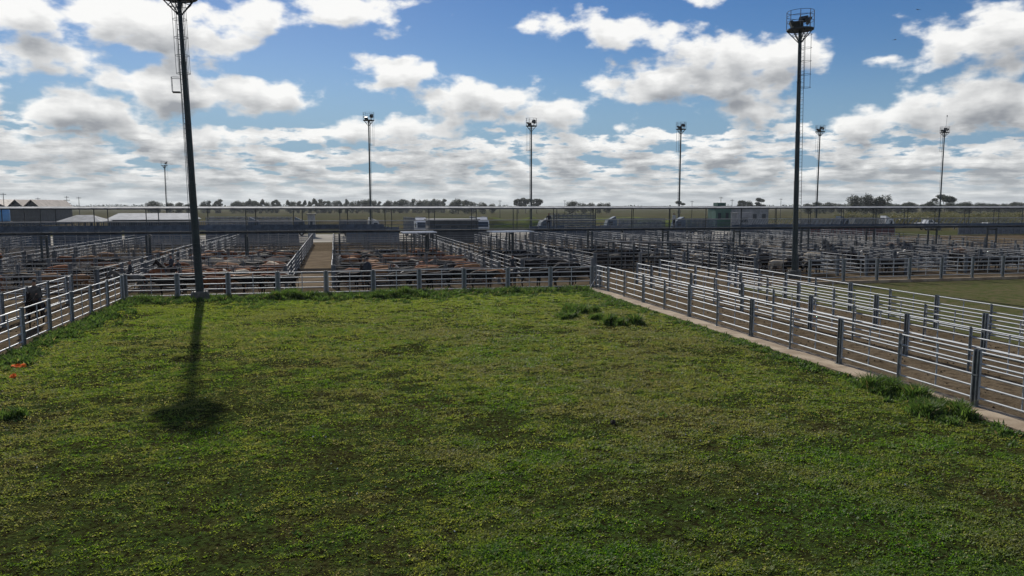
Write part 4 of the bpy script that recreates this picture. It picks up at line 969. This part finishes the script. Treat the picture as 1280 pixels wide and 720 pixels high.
def crown_mesh(lobes, n, s, m, seed):
    r2 = np.random.RandomState(seed); P_ = []
    L = np.array([(l[3] * l[4]) for l in lobes]); L = L / L.sum()
    for l, w_ in zip(lobes, L):
        k = int(n * w_); d = r2.normal(size=(k, 3)); d /= np.linalg.norm(d, axis=1)[:, None]; rr = (.35 + .65 * r2.rand(k) ** .5)[:, None] * (1 + .25 * r2.normal(size=(k, 1)) * .5)
        P_.append(np.array(l[:3]) + d * rr * np.array([l[3], l[3], l[4]]))
    P_ = np.concatenate(P_); k = len(P_); a = r2.normal(size=(k, 3)); a /= np.linalg.norm(a, axis=1)[:, None]; b = np.cross(a, r2.normal(size=(k, 3))); b /= np.linalg.norm(b, axis=1)[:, None]
    sz = (s * r2.uniform(.6, 1.4, k))[:, None]; v = np.stack([P_ - a * sz, P_ - b * sz * .6, P_ + a * sz, P_ + b * sz * .6], 1).reshape(-1, 3)
    me = bpy.data.meshes.new('crown'); me.from_pydata(v.tolist(), [], np.arange(k * 4).reshape(-1, 4).tolist())
    at = me.attributes.new('tone', 'FLOAT', 'POINT'); at.data.foreach_set('value', np.repeat(r2.rand(k), 4)); me.materials.append(m); return me
def trunk_mesh(h, lobes, r=.22):
    mb = MB().tube((0, 0, -.1), (0, 0, h * .6), r, 7, r * .7)
    for l in lobes: mb.tube((0, 0, h * .5), (l[0], l[1], l[2]), r * .5, 5, r * .18)
    return mb.mesh('trunk', M['bark'])
def proto(kind, seed):
    r = random.Random(seed)
    if kind == 'round': lb = [(r.uniform(-1.6, 1.6), r.uniform(-1.6, 1.6), r.uniform(1.2, 7.8), r.uniform(1.6, 2.6), r.uniform(1.4, 2.2)) for _ in range(9)]; h = 5
    elif kind == 'tall': lb = [(r.uniform(-1.1, 1.1), r.uniform(-1.1, 1.1), 1.0 + 8.1 * i / 6, r.uniform(1.0, 1.9), r.uniform(1.0, 1.6)) for i in range(7)]; h = 6
    elif kind == 'umbrella': lb = [(r.uniform(-3.6, 3.6), r.uniform(-2.5, 2.5), r.uniform(6.4, 8.6), r.uniform(1.2, 2.1), r.uniform(.6, 1.0)) for _ in range(8)]; h = 7
    elif kind == 'pair': lb = [(r.uniform(-1.8, 1.8), r.uniform(-1.5, 1.5), r.uniform(4.5, 8.8), r.uniform(1.0, 1.6), r.uniform(.9, 1.3)) for _ in range(9)]; h = 6
    else: lb = [(r.uniform(-1.6, 1.6), r.uniform(-1.2, 1.2), r.uniform(.5, 1.3), r.uniform(.8, 1.5), r.uniform(.6, 1.1)) for _ in range(6)]; h = 1
    return crown_mesh(lb, 2600 if kind != 'bush' else 900, .27 if kind != 'bush' else .14, M['crown_dry'] if kind == 'bush' else M['crown'], seed), trunk_mesh(h, lb, .22 if kind != 'bush' else .06)
PT = {k: [proto(k, 11 * i + len(k)) for i in range(3)] for k in ('round', 'tall', 'umbrella', 'pair', 'bush')}
def tree(px, Yd, H, kind, lab, group, wide=1.0):
    cr, tr_ = rnd.choice(PT[kind]); base = {'round': 9.6, 'tall': 10.2, 'umbrella': 9.3, 'pair': 9.8, 'bush': 2.2}[kind]; s = H / base
    t = thing('bush' if kind == 'bush' else 'tree', lab, 'bush' if kind == 'bush' else 'tree', (X_at(px, Yd), Yd, 0), rnd.random() * 6.28, group); t.scale = (s * wide, s * wide, s)
    link('crown', cr, t); link('trunk', tr_, t)
def toptree(px, top, Yd, *a, **k): tree(px, Yd, z_at(px, top, Yd), *a, **k)
gl = 'trees along the horizon'
px = 256
while px < 560:                                    # the long row of tall trees
    if not (282 < px < 286 or 352 < px < 356):
        toptree(px + rnd.uniform(-1, 1), rnd.uniform(248.5, 252), 640 + rnd.uniform(-30, 30), 'tall' if rnd.random() < .6 else 'round', 'tall grey-green tree in the long row on the horizon between the two left masts' if px < 462 else 'tall grey-green tree in the row on the horizon right of the slim left mast', gl, wide=rnd.uniform(.9, 1.3))
    px += rnd.uniform(4.5, 8)
for px, top, k, lab in [(188, 251.5, 'round', 'round dark tree left of the farthest small mast'), (196, 250.5, 'round', 'largest round tree left of the farthest small mast'), (214, 252.5, 'round', 'low round tree just right of the farthest small mast'), (224, 252.5, 'round', 'low round tree nearer the tallest mast'), (234, 254, 'round', 'small round tree touching the tallest mast from the left'),
                      (567, 250, 'round', 'dark tree at the left of the big horizon clump'), (573, 248, 'round', 'tallest dark tree of the horizon clump right of the long row'), (582, 249.5, 'round', 'dark tree in the middle of the horizon clump'), (592, 251.5, 'round', 'low tree near the right end of the long row'), (603, 251.5, 'round', 'rounded tree near the right end of the long row'), (614, 254, 'round', 'last small tree at the right end of the long row'),
                      (648, 247.5, 'pair', 'left tree of the lone pair behind the centre mast'), (657, 247, 'pair', 'second tree of the lone pair behind the centre mast'), (671, 247.5, 'pair', 'right tree just right of the centre mast'),
                      (712, 251, 'round', 'leftmost tree of the dense central clump'), (719, 250.5, 'round', 'tallest tree of the dense central clump'), (729, 252.5, 'round', 'low middle tree of the dense central clump'), (738, 253, 'round', 'lower tree right of the middle of the central clump'), (749, 252.5, 'round', 'rounded tree near the right end of the central clump'), (758, 253, 'round', 'last tree at the right end of the central clump'),
                      (851, 250.5, 'umbrella', 'small umbrella-shaped tree behind the far mast left of the tall right mast'), (897, 253, 'round', 'small tree just left of the dark green tower'),
                      (927, 249.5, 'pair', 'left tree of the clump above the grey blocky building'), (938, 250, 'round', 'middle tree of the clump above the grey blocky building'), (950, 247.5, 'pair', 'tallest tree of the clump above the grey blocky building')]:
    toptree(px, top, 560 + rnd.uniform(-20, 20), k, lab, gl, wide=1.15)
for px, top, Yd, k, lab, wd in [(1069, 243, 380, 'round', 'leftmost of three big round trees right of the tall right mast', 1.0), (1084, 242, 380, 'round', 'middle of three big round trees right of the tall right mast', .95), (1100, 242, 375, 'round', 'rightmost and widest of three big round trees right of the tall right mast', 1.15),
                      (1165, 249, 420, 'round', 'low tree left of the antenna mast', 1.2), (1181, 243, 400, 'umbrella', 'umbrella-shaped tree right behind the antenna mast', 1.1), (1135, 252, 430, 'round', 'low rounded tree between the three big trees and the antenna mast', 1.6),
                      (1206, 251.5, 430, 'round', 'rounded tree right of the umbrella-shaped tree', 1.4)]:
    toptree(px, top, Yd, k, lab, 'nearer trees at right', wide=wd)
px = 1010
while px < 1300:
    toptree(px, rnd.uniform(251.5, 254.5), 520 + rnd.uniform(-30, 40), 'round', 'dark low tree in the hazy belt on the right horizon', gl, wide=rnd.uniform(1.2, 1.9)); px += rnd.uniform(8, 13)
for i in range(64):
    px = rnd.uniform(1120, 1300) if i < 52 else rnd.uniform(1040, 1120); Yd = rnd.uniform(215, 330)
    tree(px, Yd, rnd.uniform(1.4, 3.6), 'bush', 'dry yellow-green bush in the scrub beyond the right-hand pens', 'scrub bushes', wide=rnd.uniform(.9, 1.5))
o = MB()
belt = []
for i in range(0, 260):                              # far low wood that closes the horizon
    pxx = -40 + i * 5.4
    if 610 < pxx < 990 and rnd.random() < .75: continue
    Yb = 1500 + rnd.uniform(-80, 80); belt.append((X_at(pxx, Yb), Yb, rnd.uniform(2.0, 4.5), rnd.uniform(8, 16), rnd.uniform(2.5, 5.)))
me = crown_mesh(belt, 9000, 1.6, M['crown'], 77); me.name = 'far_wood'; o = link('far_wood', me); o['kind'] = 'stuff'; o['label'] = 'low hazy line of distant woodland on the horizon'; o['category'] = 'wood'
#NATEND

# ------------------------------------------------------------------ the air
hm_ = bpy.data.materials.new('haze'); hm_.use_nodes = True; nt = hm_.node_tree; nt.nodes.clear()
pv = nt.nodes.new('ShaderNodeVolumePrincipled'); pv.inputs['Color'].default_value = (.80, .86, .95, 1); pv.inputs['Density'].default_value = .00009; pv.inputs['Anisotropy'].default_value = .3
oo = nt.nodes.new('ShaderNodeOutputMaterial'); nt.links.new(pv.outputs[0], oo.inputs['Volume'])
o = MB().box(-2400, 2600, -60, 2300, -1.2, 30).build('haze', hm_); o['kind'] = 'stuff'; o['label'] = 'thin pale haze over the plain'; o['category'] = 'haze'
